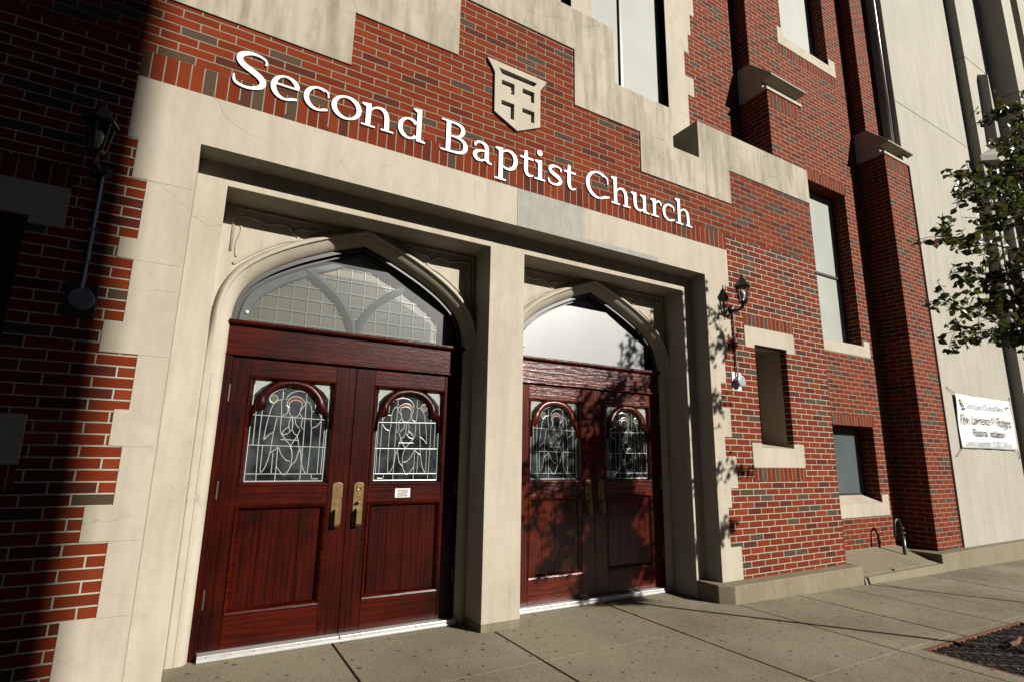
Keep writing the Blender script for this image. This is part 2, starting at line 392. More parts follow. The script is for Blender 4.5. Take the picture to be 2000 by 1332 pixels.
for a, b_ in ((-80, 4.7), (4.7, 80)):
    mb.add([(a, -80, gz(a) - .16), (b_, -80, gz(b_) - .16), (b_, 60, gz(b_) - .16), (a, 60, gz(a) - .16)], [(0, 1, 2, 3)])
struct(mb.build('road', 'asphalt'))
mb = MB()
for a, b_ in ((-60, 4.7), (4.7, 60)):
    q = [(a, -2.36), (b_, -2.36), (b_, -2.2), (a, -2.2)]
    mb.add([(x, y, gz(x)) for x, y in q] + [(x, y, gz(x) - .2) for x, y in q], [(0, 1, 2, 3), (0, 4, 5, 1), (3, 2, 6, 7)])
struct(mb.build('kerb', 'plinth_concrete'))

# ---------------------------------------------------------------- the church
CH = thing('brick_church', 'red brick church with limestone door surround, stepped stone parapet and two pairs of arched doors', 'church', (1.13, 4.5, GZ))
Y0 = 4.03                       # face of the porch brick
YM = 4.45                       # face of the main wall
CX = 2.35                       # centre line of the porch
RQ = [(1.983, 2.437, 5.29), (1.575, 1.983, 5.215), (1.372, 1.575, 5.276), (1.168, 1.372, 5.20), (.828, 1.168, 5.13), (.556, .828, 5.04), (.23, .556, 5.17),
      (.022, .23, 5.05), (-.318, .022, 5.22), (-.518, -.318, 5.10), (-.918, -.518, 5.04), (-1.25, -.918, 5.21)]
LQ = [(1.987, 2.437, -.59), (1.712, 1.987, -.53), (1.30, 1.712, -.447), (1.165, 1.30, -.537), (.755, 1.165, -.449), (.565, .755, -.543), (.227, .565, -.347),
      (.01, .227, -.42), (-.33, .01, -.351), (-.531, -.33, -.481), (-.943, -.531, -.345), (-1.50, -.943, -.505)]
OX0, OX1, OZ1 = -.18, 4.88, 2.06
# limestone door surround
mb = MB()
rects = [(OX1, x, a, b_) for a, b_, x in RQ] + [(x, OX0, a, b_) for a, b_, x in LQ] + [(OX0, OX1, OZ1, 2.437), (-.59, OX0, OZ1, 2.437), (OX1, 5.29, OZ1, 2.437)]
mb.grid(rects, [], Y0 - .005, Y0 + .24)
mb.build('stone_surround', 'limestone', CH, bev=.005)
mb = MB()
for z, xl, xr in ((1.712, -.447, 5.215), (1.165, -.449, 5.13), (.565, -.347, 5.04), (.010, -.351, 5.05), (-.531, -.345, 5.04), (-.943, -.345, 5.04)):
    mb.box(xl + .002, OX0 - .012, Y0 - .0062, Y0, z - .0014, z + .0014); mb.box(OX1 + .012, xr - .004, Y0 - .0062, Y0, z - .0014, z + .0014)
mb.each('stone_joint', 'cement_patch', CH)
# inner surround
mb = MB(); Y1 = 4.23
IX = [(.015, 2.205), (2.575, 4.73)]; IZ = 1.89
mb.grid([(-.26, 4.96, IZ, 2.12), (-.26, IX[0][0], -1.5, IZ), (IX[0][1], IX[1][0], -1.36, IZ), (IX[1][1], 4.96, -1.5, IZ)], [], Y1, Y1 + .36)
mb.build('inner_surround', 'limestone', CH, bev=.005)
mb = MB(); mb.box(IX[0][1] + .004, IX[1][0] - .004, Y1 + .004, Y1 + .36, -1.43, -1.361)
for x in (2.27, 2.33, 2.45, 2.53): mb.box(x, x + .003, Y1 + .003, Y1 + .01, -1.42, -1.363)
mb.build('pillar_base', 'plinth_concrete', CH)
# cement repair on the lintel
mb = MB(); mb.grid([(2.367, 3.15, OZ1 + .001, 2.434), (3.15, 4.15, OZ1 + .001, OZ1 + .052)], [], Y0 - .0085, Y0 + .01)
mb.build('cement_patch', 'cement_patch', CH)
# brick of the porch
NX0, NX1, NZ0, NZ1 = 5.69, 6.30, .127, 1.33          # niche
def mir(x): return 2 * CX - x
mb = MB()
STEP = [(-9, -.74, 3.53, 4.035), (-.74, .77, 3.08, 4.035), (.33, 1.21, 3.58, 4.5), (.77, 1.711, 3.58, 4.73), (1.711, 3.035, 4.222, 4.73), (1.21, 1.711, 3.9, 4.73),
        (3.035, 3.59, 3.56, 4.73), (3.59, 4.462, 3.56, 4.035), (3.945, 4.895, 3.072, 3.535), (3.942, 4.462, 3.072, 4.035), (4.895, 5.44, 3.072, 4.035), (5.44, 7.15, 3.525, 4.035)]
STEP[1] = (-.74, .77, 3.08, 4.035); STEP[2] = (.33, .77, 3.58, 4.035)
NICH = [(NX0, NX1, NZ0, NZ1), (mir(NX1), mir(NX0), NZ0, NZ1)]
q_r = [(x, 7.15, a, b_) for a, b_, x in RQ]; q_l = [(-9, x, a, b_) for a, b_, x in LQ]
mb.grid(q_r + [(5.29, 7.15, 2.437, 2.64)], NICH, Y0, Y0 + .085)
mb.grid(q_l + [(-9, -.59, 2.437, 2.64)], NICH, Y0, Y0 + .085)
mb.each('brick_wall', 'brick_repointed', CH, origin=(0.02, Y0, 1.983))
mb = MB(); mb.grid([(-9, 7.15, 2.64, 3.53), (.76, 3.95, 3.52, 3.59), (1.7, 3.04, 3.58, 4.23)], [(2.12, 2.565, 3.135, 3.625)], Y0, Y0 + .12)
mb.build('brick_wall', 'brick', CH, origin=(0.06, Y0, 2.64))
mb = MB(); mb.box(-.59, 5.29, Y0 + .0005, Y0 + .2, 2.437, 2.6402)
mb.build('soldier_course', 'brick_soldier', CH, origin=(-.061, Y0, 2.37))
mb = MB(); mb.box(7.13, 7.149, Y0 + .001, YM + .1, -1.3, 4.03); mb.build('brick_return', 'brick_side', CH, origin=(7.14, Y0, 1.983))
mb = MB()
for x in (.018, .33, .64, 1.27, 1.9, 2.36, 3.0, 3.62, 4.25, 4.88): mb.box(x - .006, x + .006, Y0 - .001, Y0 + .01, 2.438, 2.475)
mb.each('weep_hole', 'void', CH)
mb = MB(); mb.box(CX - .003, CX + .003, Y0 - .001, Y0 + .01, 2.64, 4.22); mb.build('control_joint', 'dark_gap', CH)
# stepped parapet
mb = MB(); mb.grid(STEP, [], Y0 - .012, YM - .01); mb.build('stepped_parapet', 'parapet_stone', CH, bev=.006)
# niche stones
for k in (0, 1):
    fx = (lambda x: x) if k == 0 else mir
    def rc(a, b_, c, d): a, b_ = fx(a), fx(b_); return (min(a, b_), max(a, b_), c, d)
    mb = MB()
    mb.grid([rc(5.514, 6.475, 1.333, 1.548), rc(5.514, 5.684, 1.287, 1.333), rc(6.306, 6.475, 1.287, 1.333)], [], Y0 - .006, Y0 + .31)
    mb.build('niche_lintel', 'limestone', CH, bev=.004)
    mb = MB(); mb.grid([rc(5.51, 6.485, -.10, .125), rc(5.51, 5.684, .12, .178), rc(6.29, 6.485, .12, .178)], [], Y0 - .006, Y0 + .31)
    a, b_, _, _ = rc(5.684, 6.29, 0, 1)
    mb.add([(a, Y0 - .005, .126), (b_, Y0 - .005, .126), (b_, Y0 + .55, .22), (a, Y0 + .55, .22)], [(0, 1, 2, 3)])
    mb.build('niche_sill', 'limestone', CH, bev=.004)
    mb = MB(); a, b_, _, _ = rc(NX0 - .02, NX1 + .02, 0, 1); mb.box(a, b_, Y0 + .55, Y0 + .60, .1, 1.4); mb.box(a, a + .018, Y0 + .087, Y0 + .55, .1, 1.4); mb.box(b_ - .018, b_, Y0 + .087, Y0 + .55, .1, 1.4); mb.box(a + .018, b_ - .018, Y0 + .32, Y0 + .55, 1.331, 1.4); mb.build('niche_lining', 'limestone', CH)
    for (z0, z1) in ((1.548, 1.69), (-.242, -.10)):
        mb = MB(); a, b_, c, d = rc(5.514, 6.478, z0, z1); mb.box(a, b_, Y0 - .0015, Y0 + .1, z0 + .0005, z1 - .0005)
        mb.build('soldier_course', 'brick_soldier', CH, origin=(a - .003, Y0, z0 - .18))

# arch surrounds
AH = [(0, 1.827), (.10, 1.79), (.20, 1.753), (.34, 1.692), (.53, 1.60), (.70, 1.50), (.82, 1.41), (.92, 1.31), (.985, 1.19), (1.018, 1.04), (1.022, .9)]
half = catmull(AH, 4); half = half + [(1.022, .5), (1.022, -1.5)]
HL2 = half[:-2] + [(1.022, .9 - .05 * i) for i in range(1, 9)] + [(1.022, -1.5)]
def arch_line(cx): return [(cx - a, z) for a, z in half[::-1]] + [(cx + a, z) for a, z in half[1:]]
def offset(line, e, cx):
    out = []
    for i, (x, z) in enumerate(line):
        a = line[max(i - 1, 0)]; b_ = line[min(i + 1, len(line) - 1)]
        dx, dz = b_[0] - a[0], b_[1] - a[1]; L = math.hypot(dx, dz) or 1
        nx, nz = -dz / L, dx / L
        if abs(x - cx) < 1e-6: nx, nz = 0, 1.06
        px, pz = x + nx * e, z + nz * e
        out.append((px, pz))
    return out
PROF = [(.094, 4.56), (.094, 4.53), (.088, 4.512), (.078, 4.494), (.066, 4.480), (.054, 4.474), (.045, 4.476), (.039, 4.483), (.041, 4.491), (.034, 4.498),
        (.018, 4.508), (-.006, 4.530), (-.030, 4.560), (-.046, 4.60), (-.046, 4.66)]
ACX = [1.135, 3.662]
for k, cx in enumerate(ACX):
    line = half2 = [(cx - a, z) for a, z in HL2[::-1]] + [(cx + a, z) for a, z in HL2[1:]]
    def flat(y, z):                               # the roll dies into a plain splay on the jambs
        w_ = min(1, max(0, (z - .55) / .6)); w_ = w_ * w_ * (3 - 2 * w_); return y * w_ + max(y, 4.526) * (1 - w_)
    mb = MB(); rows = [[(x, flat(y, z), z) for x, z in offset(line, e, cx)] for e, y in PROF]
    n = len(line); vs = [p for r_ in rows for p in r_]
    fs = [(i * n + j, (i + 1) * n + j, (i + 1) * n + j + 1, i * n + j + 1) for i in range(len(PROF) - 1) for j in range(n - 1)]
    mb.add(vs, fs); o = mb.build('arch_moulding', 'limestone', CH, smooth=True)
    # spandrel panel behind the moulding
    mb = MB(); out = offset(line, .07, cx); x0, x1 = IX[k]
    pts = [p for p in out if p[1] > .8]
    for (a, b_) in zip(pts, pts[1:]):
        if b_[0] - a[0] > 1e-4: mb.sheet([(a[0], 4.53, a[1]), (b_[0], 4.53, b_[1]), (b_[0], 4.53, 1.95), (a[0], 4.53, 1.95)])
    mb.sheet([(x0 - .05, 4.53, -1.5), (pts[0][0], 4.53, -1.5), (pts[0][0], 4.53, 1.95), (x0 - .05, 4.53, 1.95)])
    mb.sheet([(pts[-1][0], 4.53, -1.5), (x1 + .05, 4.53, -1.5), (x1 + .05, 4.53, 1.95), (pts[-1][0], 4.53, 1.95)])
    mb.build('spandrel_panel', 'limestone', CH)
    # carved sunk panel lines
    mb = MB()
    for s in (-1, 1):
        def px(a): return cx + s * a
        mb.tube([(px(.25), 4.532, 1.862), (px(1.03), 4.532, 1.862), (px(1.045), 4.532, 1.85), (px(1.045), 4.532, 1.50)], .012, 6)
        mb.tube([(px(a), 4.532, z) for a, z in catmull([(.33, 1.835), (.45, 1.80), (.55, 1.79), (.60, 1.745), (.565, 1.70), (.70, 1.64), (.83, 1.555), (.95, 1.46), (1.015, 1.40)], 4)], .013, 6)
        mb.tube([(px(a), 4.532, z) for a, z in catmull([(.60, 1.745), (.68, 1.80), (.80, 1.775), (.90, 1.80), (1.005, 1.79), (.985, 1.68), (1.01, 1.56), (1.0, 1.46)], 4)], .011, 6)
    mb.each('spandrel_carving', 'limestone', CH, smooth=True)
    # black sheet standing in for the unlit interior
    mb = MB(); mb.box(x0 - .05, x1 + .05, 4.90, 4.95, -1.5, 2.0); mb.build('dark_backing', 'void', CH)

# transom windows
for k, cx in enumerate(ACX):
    dxm = 0 if k == 0 else 2.538
    hx = offset([p for p in arch_line(cx) if p[1] > .85], -.03, cx)
    mb = MB()
    # curved black frame following the arch
    rowsF = [[(x, y, z) for x, z in offset([p for p in arch_line(cx) if p[1] > .85], e, cx)] for e, y in ((-.035, 4.595), (-.075, 4.595), (-.075, 4.64), (-.10, 4.64), (-.10, 4.68))]
    n = len(rowsF[0]); mb.add([p for r_ in rowsF for p in r_], [(i * n + j, (i + 1) * n + j, (i + 1) * n + j + 1, i * n + j + 1) for i in range(4) for j in range(n - 1)])
    TW = mb.build('transom_window', 'dark_frame', CH, smooth=False)
    # leaded cream lights
    inner = offset([p for p in arch_line(cx) if p[1] > .85], -.09, cx)
    mb = MB(); mb.sheet([(x, 4.745, z) for x, z in inner][::-1]); mb.build('leaded_light', 'cream_glass', TW)
    def ztop(x):
        for a, b_ in zip(inner, inner[1:]):
            if a[0] <= x <= b_[0] and b_[0] > a[0]: return a[1] + (b_[1] - a[1]) * (x - a[0]) / (b_[0] - a[0])
        return .95
    mb = MB(); st = .118
    for i in range(-8, 9):
        x = cx + (i + .5) * st
        if abs(x - cx) < .92: mb.box(x - .004, x + .004, 4.737, 4.743, .9, ztop(x))
    for j in range(8):
        z = 1.03 + j * .112; xs_ = [x / 200 + cx - .95 for x in range(381) if ztop(x / 200 + cx - .95) > z]
        if xs_: mb.box(min(xs_), max(xs_), 4.734, 4.740, z - .004, z + .004)
    mb.build('glazing_lead', 'lead_came', TW)
    # Y tracery in two lancets
    mb = MB()
    for s in (-1, 1):
        P_ = catmull([(cx + s * .012, .93), (cx + s * .05, 1.12), (cx + s * .17, 1.30), (cx + s * .33, 1.43), (cx + s * .50, 1.545)], 6)
        for (a, b_) in zip(P_, P_[1:]):
            dx, dz = b_[0] - a[0], b_[1] - a[1]; L = math.hypot(dx, dz); nx, nz = -dz / L * .032, dx / L * .032
            mb.add([(a[0] - nx, 4.715, a[1] - nz), (b_[0] - nx, 4.715, b_[1] - nz), (b_[0], 4.69, b_[1]), (a[0], 4.69, a[1]), (a[0] + nx, 4.715, a[1] + nz), (b_[0] + nx, 4.715, b_[1] + nz)],
                   [(0, 1, 2, 3), (3, 2, 5, 4)])
    rr = [[(x, y, z) for x, z in offset([p for p in arch_line(cx) if p[1] > .85], e, cx)] for e, y in ((-.10, 4.70), (-.165, 4.71), (-.175, 4.74))]
    n = len(rr[0]); mb.add([p for r_ in rr for p in r_], [(i * n + j, (i + 1) * n + j, (i + 1) * n + j + 1, i * n + j + 1) for i in range(2) for j in range(n - 1)])
    mb.build('tracery', 'tracery_grey', TW)
    # plastic sheet cut with straight edges; the right one carries painted glare
    left = [(x, z) for x, z in offset([p for p in arch_line(cx) if p[1] > 1.0 and p[0] < cx - .25], -.10, cx) if z < 1.59]
    sheet = [(.205 + dxm if k == 0 else cx - .93, .985)] + left + [(.879 + dxm, 1.592), (1.364 + dxm, 1.586), (1.564 + dxm, 1.468), (1.921 + dxm, 1.271), (1.921 + dxm, .985)]
    mb = MB(); mb.prism(sheet, 4.617, 4.621); mb.build('cover_sheet', 'hazy_sheet' if k == 0 else 'painted_glare_sheet', TW)
    mb = MB(); sx_ = .262 + dxm if k == 0 else 2.815
    mb.lathe((sx_, 4.612, 1.055 if k == 0 else 1.085), [(.016, .004), (.016, 0), (.011, -.004), (.004, -.005)], 12, 'y'); mb.build('screw_cap', 'aluminium', TW, smooth=True)

# ---------------------------------------------------------------- doors
def poly_xy(z, pts): return pts
GW = []   # traced lead lines in the zoom picture of the left leaf -> leaf units
def T(p):  # picture grid of the leaf window -> (x from hinge, z)
    u, v = p
    # bilinear from the four corners of the light
    zt = .545 - (.545 - (-.236)) * ((v - 150) / 1070.)
    f = (v - 150) / 1070.
    xl = 225 + (110 - 225) * f; xr = 1020 + (940 - 1020) * f
    return (.170 + (u - xl) / (xr - xl) * .570, zt - 0.02 * (u - xl) / (xr - xl) * (1 - f) + .02 * (1 - f) * .5 + .035 * (u - xl) / (xr - xl) * (1 - f))
LINES = [[(190, 540), (1000, 575)], [(160, 850), (970, 865)], [(130, 1140), (945, 1143)], [(238, 445), (200, 850)], [(300, 450), (255, 850), (232, 1215)],
 [(500, 375), (440, 385), (400, 440), (365, 540), (330, 680), (310, 795)], [(310, 795), (360, 745), (410, 715)], [(445, 560), (410, 715), (375, 925)], [(375, 925), (420, 900), (455, 870)],
 [(300, 850), (285, 1000), (278, 1125), (330, 1060), (375, 925)], [(405, 925), (388, 1140)], [(455, 865), (440, 1060), (425, 1215)], [(440, 1065), (500, 1140), (540, 1140), (590, 1060), (605, 960), (600, 900), (585, 860)],
 [(465, 870), (490, 940), (540, 1000), (585, 1012)], [(590, 1062), (640, 1010), (665, 940), (680, 895), (700, 935)], [(660, 755), (680, 870), (680, 895)], [(490, 380), (490, 545), (480, 690), (500, 745), (590, 855)],
 [(585, 855), (655, 755), (690, 680)], [(500, 745), (560, 725), (590, 690)], [(500, 745), (510, 700), (570, 655)], [(590, 560), (570, 620), (575, 690), (600, 690), (610, 620), (605, 560)], [(635, 560), (640, 620), (680, 670)],
 [(610, 690), (630, 730), (665, 745)], [(715, 570), (700, 640), (725, 680)], [(485, 790), (680, 795)],
 [(565, 450), (545, 430), (560, 380), (600, 345), (640, 335), (690, 345), (735, 385), (740, 420), (700, 470)], [(575, 460), (570, 420), (600, 385), (645, 375), (690, 385), (710, 420), (690, 470)],
 [(575, 450), (570, 500), (590, 540), (630, 555), (665, 540), (685, 500), (700, 460)], [(500, 540), (550, 515), (560, 450)], [(680, 510), (715, 560)], [(535, 375), (570, 320), (620, 285), (690, 275), (760, 290)],
 [(380, 330), (450, 280), (560, 245), (620, 225)], [(640, 230), (740, 280), (830, 320), (905, 410)], [(605, 175), (610, 210), (640, 230), (680, 220), (695, 190)],
 [(452, 370), (440, 400), (410, 412), (380, 400), (368, 370), (380, 340), (410, 328), (440, 340), (452, 370)], [(450, 285), (460, 220)], [(505, 375), (510, 280)], [(760, 290), (740, 570), (720, 870), (690, 1215)],
 [(815, 330), (825, 260)], [(855, 480), (855, 380), (870, 300)], [(750, 380), (790, 400), (810, 450), (815, 485), (860, 485), (900, 510), (925, 570)], [(815, 485), (810, 650), (870, 640), (915, 590)],
 [(815, 650), (800, 870), (770, 1140)], [(700, 870), (705, 1030), (740, 1120), (765, 1140)], [(925, 470), (920, 570), (900, 870), (880, 1140)], [(965, 580), (945, 850), (920, 1140)], [(820, 1140), (820, 1190), (890, 1190)]]
YD = 4.60
def make_leaf(name_w, rail_m, stile_m, xh, s, hardware, label):
    """xh: hinge edge, s: +1 runs to the right, -1 to the left; 0.945 m wide"""
    W = .943
    def X(a): return xh + s * a
    def bx(mb, a0, a1, y0, y1, z0, z1): a, b_ = sorted((X(a0), X(a1))); mb.box(a, b_, y0, y1, z0, z1)
    mb = MB()
    bx(mb, 0, .135, YD, YD + .045, -1.37, .70); bx(mb, .782, W, YD, YD + .045, -1.37, .70)
    mb.mi = 1
    bx(mb, .1352, .7818, YD + .001, YD + .044, .56, .70); bx(mb, .1352, .7818, YD + .001, YD + .044, -.405, -.262); bx(mb, .1352, .7818, YD + .001, YD + .044, -1.37, -1.15)
    D = mb.build('door', [stile_m, rail_m], CH, bev=.003)
    D['label'] = label
    # sunk lower panel of three boards
    mb = MB()
    for i in range(4): bx(mb, .17 + i * .1435, .17 + (i + 1) * .1435 - .003, YD + .026, YD + .036, -1.13, -.43)
    mb.build('lower_panel', stile_m, D, bev=.0015)
    # mouldings of the panel and the light
    def frame(mb, a0, a1, z0, z1, wd, yf, yb):
        A = [(a0, z0), (a1, z0), (a1, z1), (a0, z1)]; B = [(a0 + wd, z0 + wd), (a1 - wd, z0 + wd), (a1 - wd, z1 - wd), (a0 + wd, z1 - wd)]
        m2 = [((p[0] + q[0]) / 2, (p[1] + q[1]) / 2) for p, q in zip(A, B)]
        vs = [(X(p[0]), YD + .001, p[1]) for p in A] + [(X(p[0] * .8 + q[0] * .2), yf, p[1] * .8 + q[1] * .2) for p, q in zip(A, B)] + [(X(p[0]), yf + .006, p[1]) for p in m2] + [(X(p[0]), yb, p[1]) for p in B]
        mb.add(vs, [(r * 4 + i, r * 4 + (i + 1) % 4, (r + 1) * 4 + (i + 1) % 4, (r + 1) * 4 + i) for r in range(3) for i in range(4)])
    mb = MB(); frame(mb, .128, .79, -1.155, -.40, .042, YD - .012, YD + .026); mb.build('panel_moulding', rail_m, D, fixn=True)
    mb = MB(); frame(mb, .128, .79, -.268, .566, .034, YD - .010, YD + .028); mb.build('glazing_bead', rail_m, D, fixn=True)
    # glass
    mb = MB(); bx(mb, .15, .76, YD + .030, YD + .034, -.26, .56); G = mb.build('leaded_glass', 'leaded_glass', D)
    for (pts, mt) in (([(548, 425), (562, 382), (600, 347), (640, 337), (690, 347), (733, 387), (710, 415), (690, 387), (645, 377), (602, 387), (570, 420)], 'amber_glass'),
                      ([(446, 370), (435, 395), (410, 406), (385, 395), (374, 370), (385, 345), (410, 334), (435, 345)], 'roundel_glass')):
        mb = MB(); q = [T(p) for p in pts]; mb.sheet([(X(a), YD + .0292, z) for a, z in q]); mb.build('coloured_glass', mt, D)
    mb = MB()
    for i, L in enumerate(LINES):
        pp = [T(p) for p in L]
        if len(pp) > 2: pp = catmull(pp, 3)
        mb.tube([(X(a), YD + .029 - .0002 * (i % 5), z) for a, z in pp], .0034, 5)
    zb = -.232
    mb.tube([(X(.172), YD + .028, zb), (X(.738), YD + .028, zb)], .005, 5); mb.tube([(X(.172), YD + .028, zb), (X(.172), YD + .028, .5)], .0035, 5); mb.tube([(X(.738), YD + .028, zb), (X(.738), YD + .028, .5)], .0035, 5)
    mb.build('lead_lines', 'lead_came', D)
    # trefoil arch of wood in front of the glass, glazed corners above
    c0 = .455; hw = .287
    outer = catmull([(0, .555), (.10, .545), (.18, .500), (.245, .42), (.275, .345), (.285, .27), (.287, .18)], 5)
    inn = catmull([(0, .500), (.07, .488), (.135, .455), (.178, .405), (.197, .360), (.185, .330), (.205, .308), (.235, .305), (.262, .285), (.276, .245), (.279, .18)], 4)
    rs = lambda P_, n_: [P_[int(round(i * (len(P_) - 1) / n_))] for i in range(n_ + 1)]
    N = 26; A = rs(outer, N); B = rs(inn, N)
    A = [(-a, z) for a, z in A[::-1]] + A[1:]; B = [(-a, z) for a, z in B[::-1]] + B[1:]; n = len(A)
    mid = [((p[0] * .5 + q[0] * .5), (p[1] * .5 + q[1] * .5)) for p, q in zip(A, B)]
    vs = [(X(c0 + a), YD + .028, z) for a, z in A] + [(X(c0 + a), YD + .008, z) for a, z in A] + [(X(c0 + a), YD - .002, z) for a, z in mid] + [(X(c0 + a), YD + .010, z) for a, z in B] + [(X(c0 + a), YD + .029, z) for a, z in B]
    mb = MB(); mb.add(vs, [(r * n + j, r * n + j + 1, (r + 1) * n + j + 1, (r + 1) * n + j) for r in range(4) for j in range(n - 1)])
    mb.build('cusped_arch', stile_m, D, smooth=True, fixn=True)
    mb = MB()
    for sg in (-1, 1): mb.prism([(X(c0 + sg * .28), .53), (X(c0 + sg * .28), .42), (X(c0 + sg * .235), .475), (X(c0 + sg * .16), .53)], YD + .0265, YD + .0285)
    mb.each('corner_glass', 'pale_pane', D)
    # hinges
    mb = MB()
    for z in (.42, -.29, -1.03): mb.tube([(X(-.002), YD - .008, z - .065), (X(-.002), YD - .008, z + .065)], .0085, 8)
    mb.each('hinge', 'hinge_metal', D)
    # handle
    if hardware:
        hc = .860; mb = MB()
        top = [(-.041, -.27), (-.041, -.258), (-.028, -.247), (0, -.242), (.028, -.247), (.041, -.258), (.041, -.27)]
        outl = top + [(.041, -.555), (.030, -.585), (.0, -.592), (-.041, -.575)]
        mb.prism([(X(hc + a), z) for a, z in outl], YD - .007, YD - .0005)
        H = mb.build('handle', 'brass', D, bev=.002)
        mb = MB()                                   # grip: square bow standing off the plate
        gp = [(YD - .006, -.449), (YD - .050, -.452), (YD - .055, -.46), (YD - .055, -.565), (YD - .048, -.582), (YD - .006, -.588), (YD - .006, -.578), (YD - .036, -.573), (YD - .040, -.562), (YD - .040, -.467), (YD - .034, -.461), (YD - .006, -.459)]
        a, b_ = sorted((X(hc - .018), X(hc + .018)))
        n = len(gp); mb.add([(a, y, z) for y, z in gp] + [(b_, y, z) for y, z in gp], [(i, (i + 1) % n, n + (i + 1) % n, n + i) for i in range(n)] +
                            [tuple((f_[0], f_[1], f_[2], f_[3])) for f_ in ((0, 1, 10, 11), (1, 2, 9, 10), (2, 3, 8, 9), (3, 4, 7, 8), (4, 5, 6, 7))] + [tuple(n + i for i in f_) for f_ in ((11, 10, 1, 0), (10, 9, 2, 1), (9, 8, 3, 2), (8, 7, 4, 3), (7, 6, 5, 4))])
        mb.build('grip', 'brass', D, bev=.002, fixn=True)
        if s < 0 or hardware == 2:
            mb = MB(); mb.lathe((X(hc), YD - .007, -.292), [(.020, 0), (.020, -.006), (.013, -.008), (.012, -.004), (.004, -.004)], 16, 'y'); mb.build('lock_cylinder', 'brass', D, smooth=True)
            mb = MB(); mb.box(*sorted((X(hc - .02), X(hc + .012))), YD - .05, YD - .006, -.402, -.394); mb.build('thumb_latch', 'brass', D, bev=.002)
    return D
lab = {0: 'left leaf of the left door pair, brass handle without lock', 1: 'right leaf of the left door pair with a small white notice', 2: 'left leaf of the right door pair, in tree shade', 3: 'right leaf of the right door pair with sticker on its glass'}
d0 = make_leaf('a', 'door_wood_rail', 'door_wood', .206, 1, 1, lab[0]); d1 = make_leaf('a', 'door_wood_rail', 'door_wood', 2.096, -1, 1, lab[1])
d2 = make_leaf('b', 'lit_oak_rail', 'lit_oak_wood', .206 + 2.538, 1, 2, lab[2]); d3 = make_leaf('b', 'lit_oak_rail', 'lit_oak_wood', 2.096 + 2.538, -1, 1, lab[3])
# notice on the second leaf and sticker on the fourth
def notice(D, x0, x1, z0, z1, y, red=True):
    mb = MB(); mb.box(x0, x1, y, y + .002, z0, z1); mb.build('notice', 'sticker', D)
    rnd = random.Random(3); mb = MB(); mr = MB(); H = z1 - z0
    for r in range(4):
        z = z1 - H * (.2 + r * .21); x = x0 + .02
        while x < x1 - .024:
            w_ = rnd.uniform(.006, .016); (mr if (red and r == 1 and x < x0 + .06) else mb).box(x, min(x + w_, x1 - .018), y - .0008, y, z - .005, z + .005); x += w_ + .003
    mb.build('notice_print', 'ink', D)
    if mr.v: mr.build('notice_print', 'ink_red', D)
notice(d1, 1.546, 1.678, -.372, -.298, YD - .003); notice(d3, 3.885, 3.995, -.215, -.155, YD + .024, False)
# frames, transom beam and threshold
for k, dx in enumerate((0, 2.538)):
    wm, rm = (('door_wood', 'door_wood_rail'), ('lit_oak_wood', 'lit_oak_rail'))[k]
    mb = MB(); mb.box(.148 + dx, .203 + dx, YD - .02, YD + .06, -1.415, .70); mb.box(2.099 + dx, 2.156 + dx, YD - .02, YD + .06, -1.415, .70); mb.each('door_jamb', wm, CH, bev=.004)
    mb = MB(); mb.box(.148 + dx, 2.156 + dx, YD - .016, YD + .06, .722, .935)
    mb.prism_x([(YD - .016, .704), (YD - .030, .708), (YD - .030, .718), (YD - .016, .7218), (YD + .05, .7218), (YD + .05, .704)], .148 + dx, 2.156 + dx)
    mb.prism_x([(YD - .016, .936), (YD - .045, .945), (YD - .052, .958), (YD - .038, .966), (YD - .040, .978), (YD + .05, .984), (YD + .05, .936)], .140 + dx, 2.165 + dx)
    mb.build('transom_beam', rm, CH, bev=.002)
    mb = MB(); mb.box(.205 + dx, 1.148 + dx, YD - .075, YD + .02, -1.42, -1.374); mb.box(1.154 + dx, 2.12 + dx, YD - .075, YD + .02, -1.42, -1.374)
    mb.prism_x([(YD - .0755, -1.415), (YD - .083, -1.415), (YD - .083, -1.40), (YD - .0755, -1.396)], .205 + dx, 2.12 + dx)
    TH = mb.build('threshold', 'aluminium', CH, bev=.002)
    mb = MB()
    for i in range(13): mb.lathe((.26 + i * .15 + dx, YD - .0755, -1.386), [(.004, 0), (.004, -.001)], 8, 'y')
    mb.each('threshold_screw', 'ink', TH)

# ---------------------------------------------------------------- main wall of the church behind and right of the porch
WZ = YM + .22
def win(name, x0, x1, z0, z1, bars, pane, WZ=WZ):
    mb = MB(); f_ = .022
    mb.box(x0, x1, WZ - .02, WZ + .03, z0, z0 + f_); mb.box(x0, x1, WZ - .02, WZ + .03, z1 - f_, z1)
    mb.box(x0, x0 + f_, WZ - .019, WZ + .03, z0 + f_, z1 - f_); mb.box(x1 - f_, x1, WZ - .019, WZ + .03, z0 + f_, z1 - f_)
    for kind, p in bars:
        if kind == 'h': mb.box(x0 + f_, x1 - f_, WZ - .024, WZ + .02, p - .018, p + .018)
        else: mb.box(p - .022, p + .022, WZ - .03, WZ + .02, z0 + f_, z1 - f_)
    Wn = mb.build('window', 'window_frame', CH, bev=.002)
    mb = MB(); mb.box(x0 + f_, x1 - f_, WZ, WZ + .006, z0 + f_, z1 - f_); mb.build('pane', pane, Wn)
    mb = MB()
    for kind, p in bars + [('h', z0 + .03), ('h', z1 - .06)]:
        if kind == 'h':
            for xx in (x0 + .07, x1 - .09): mb.lathe((xx, WZ - .001, p + .05), [(.009, 0), (.009, -.004), (.003, -.005)], 10, 'y')
    mb.each('fixing_screw', 'aluminium', Wn)
    return Wn
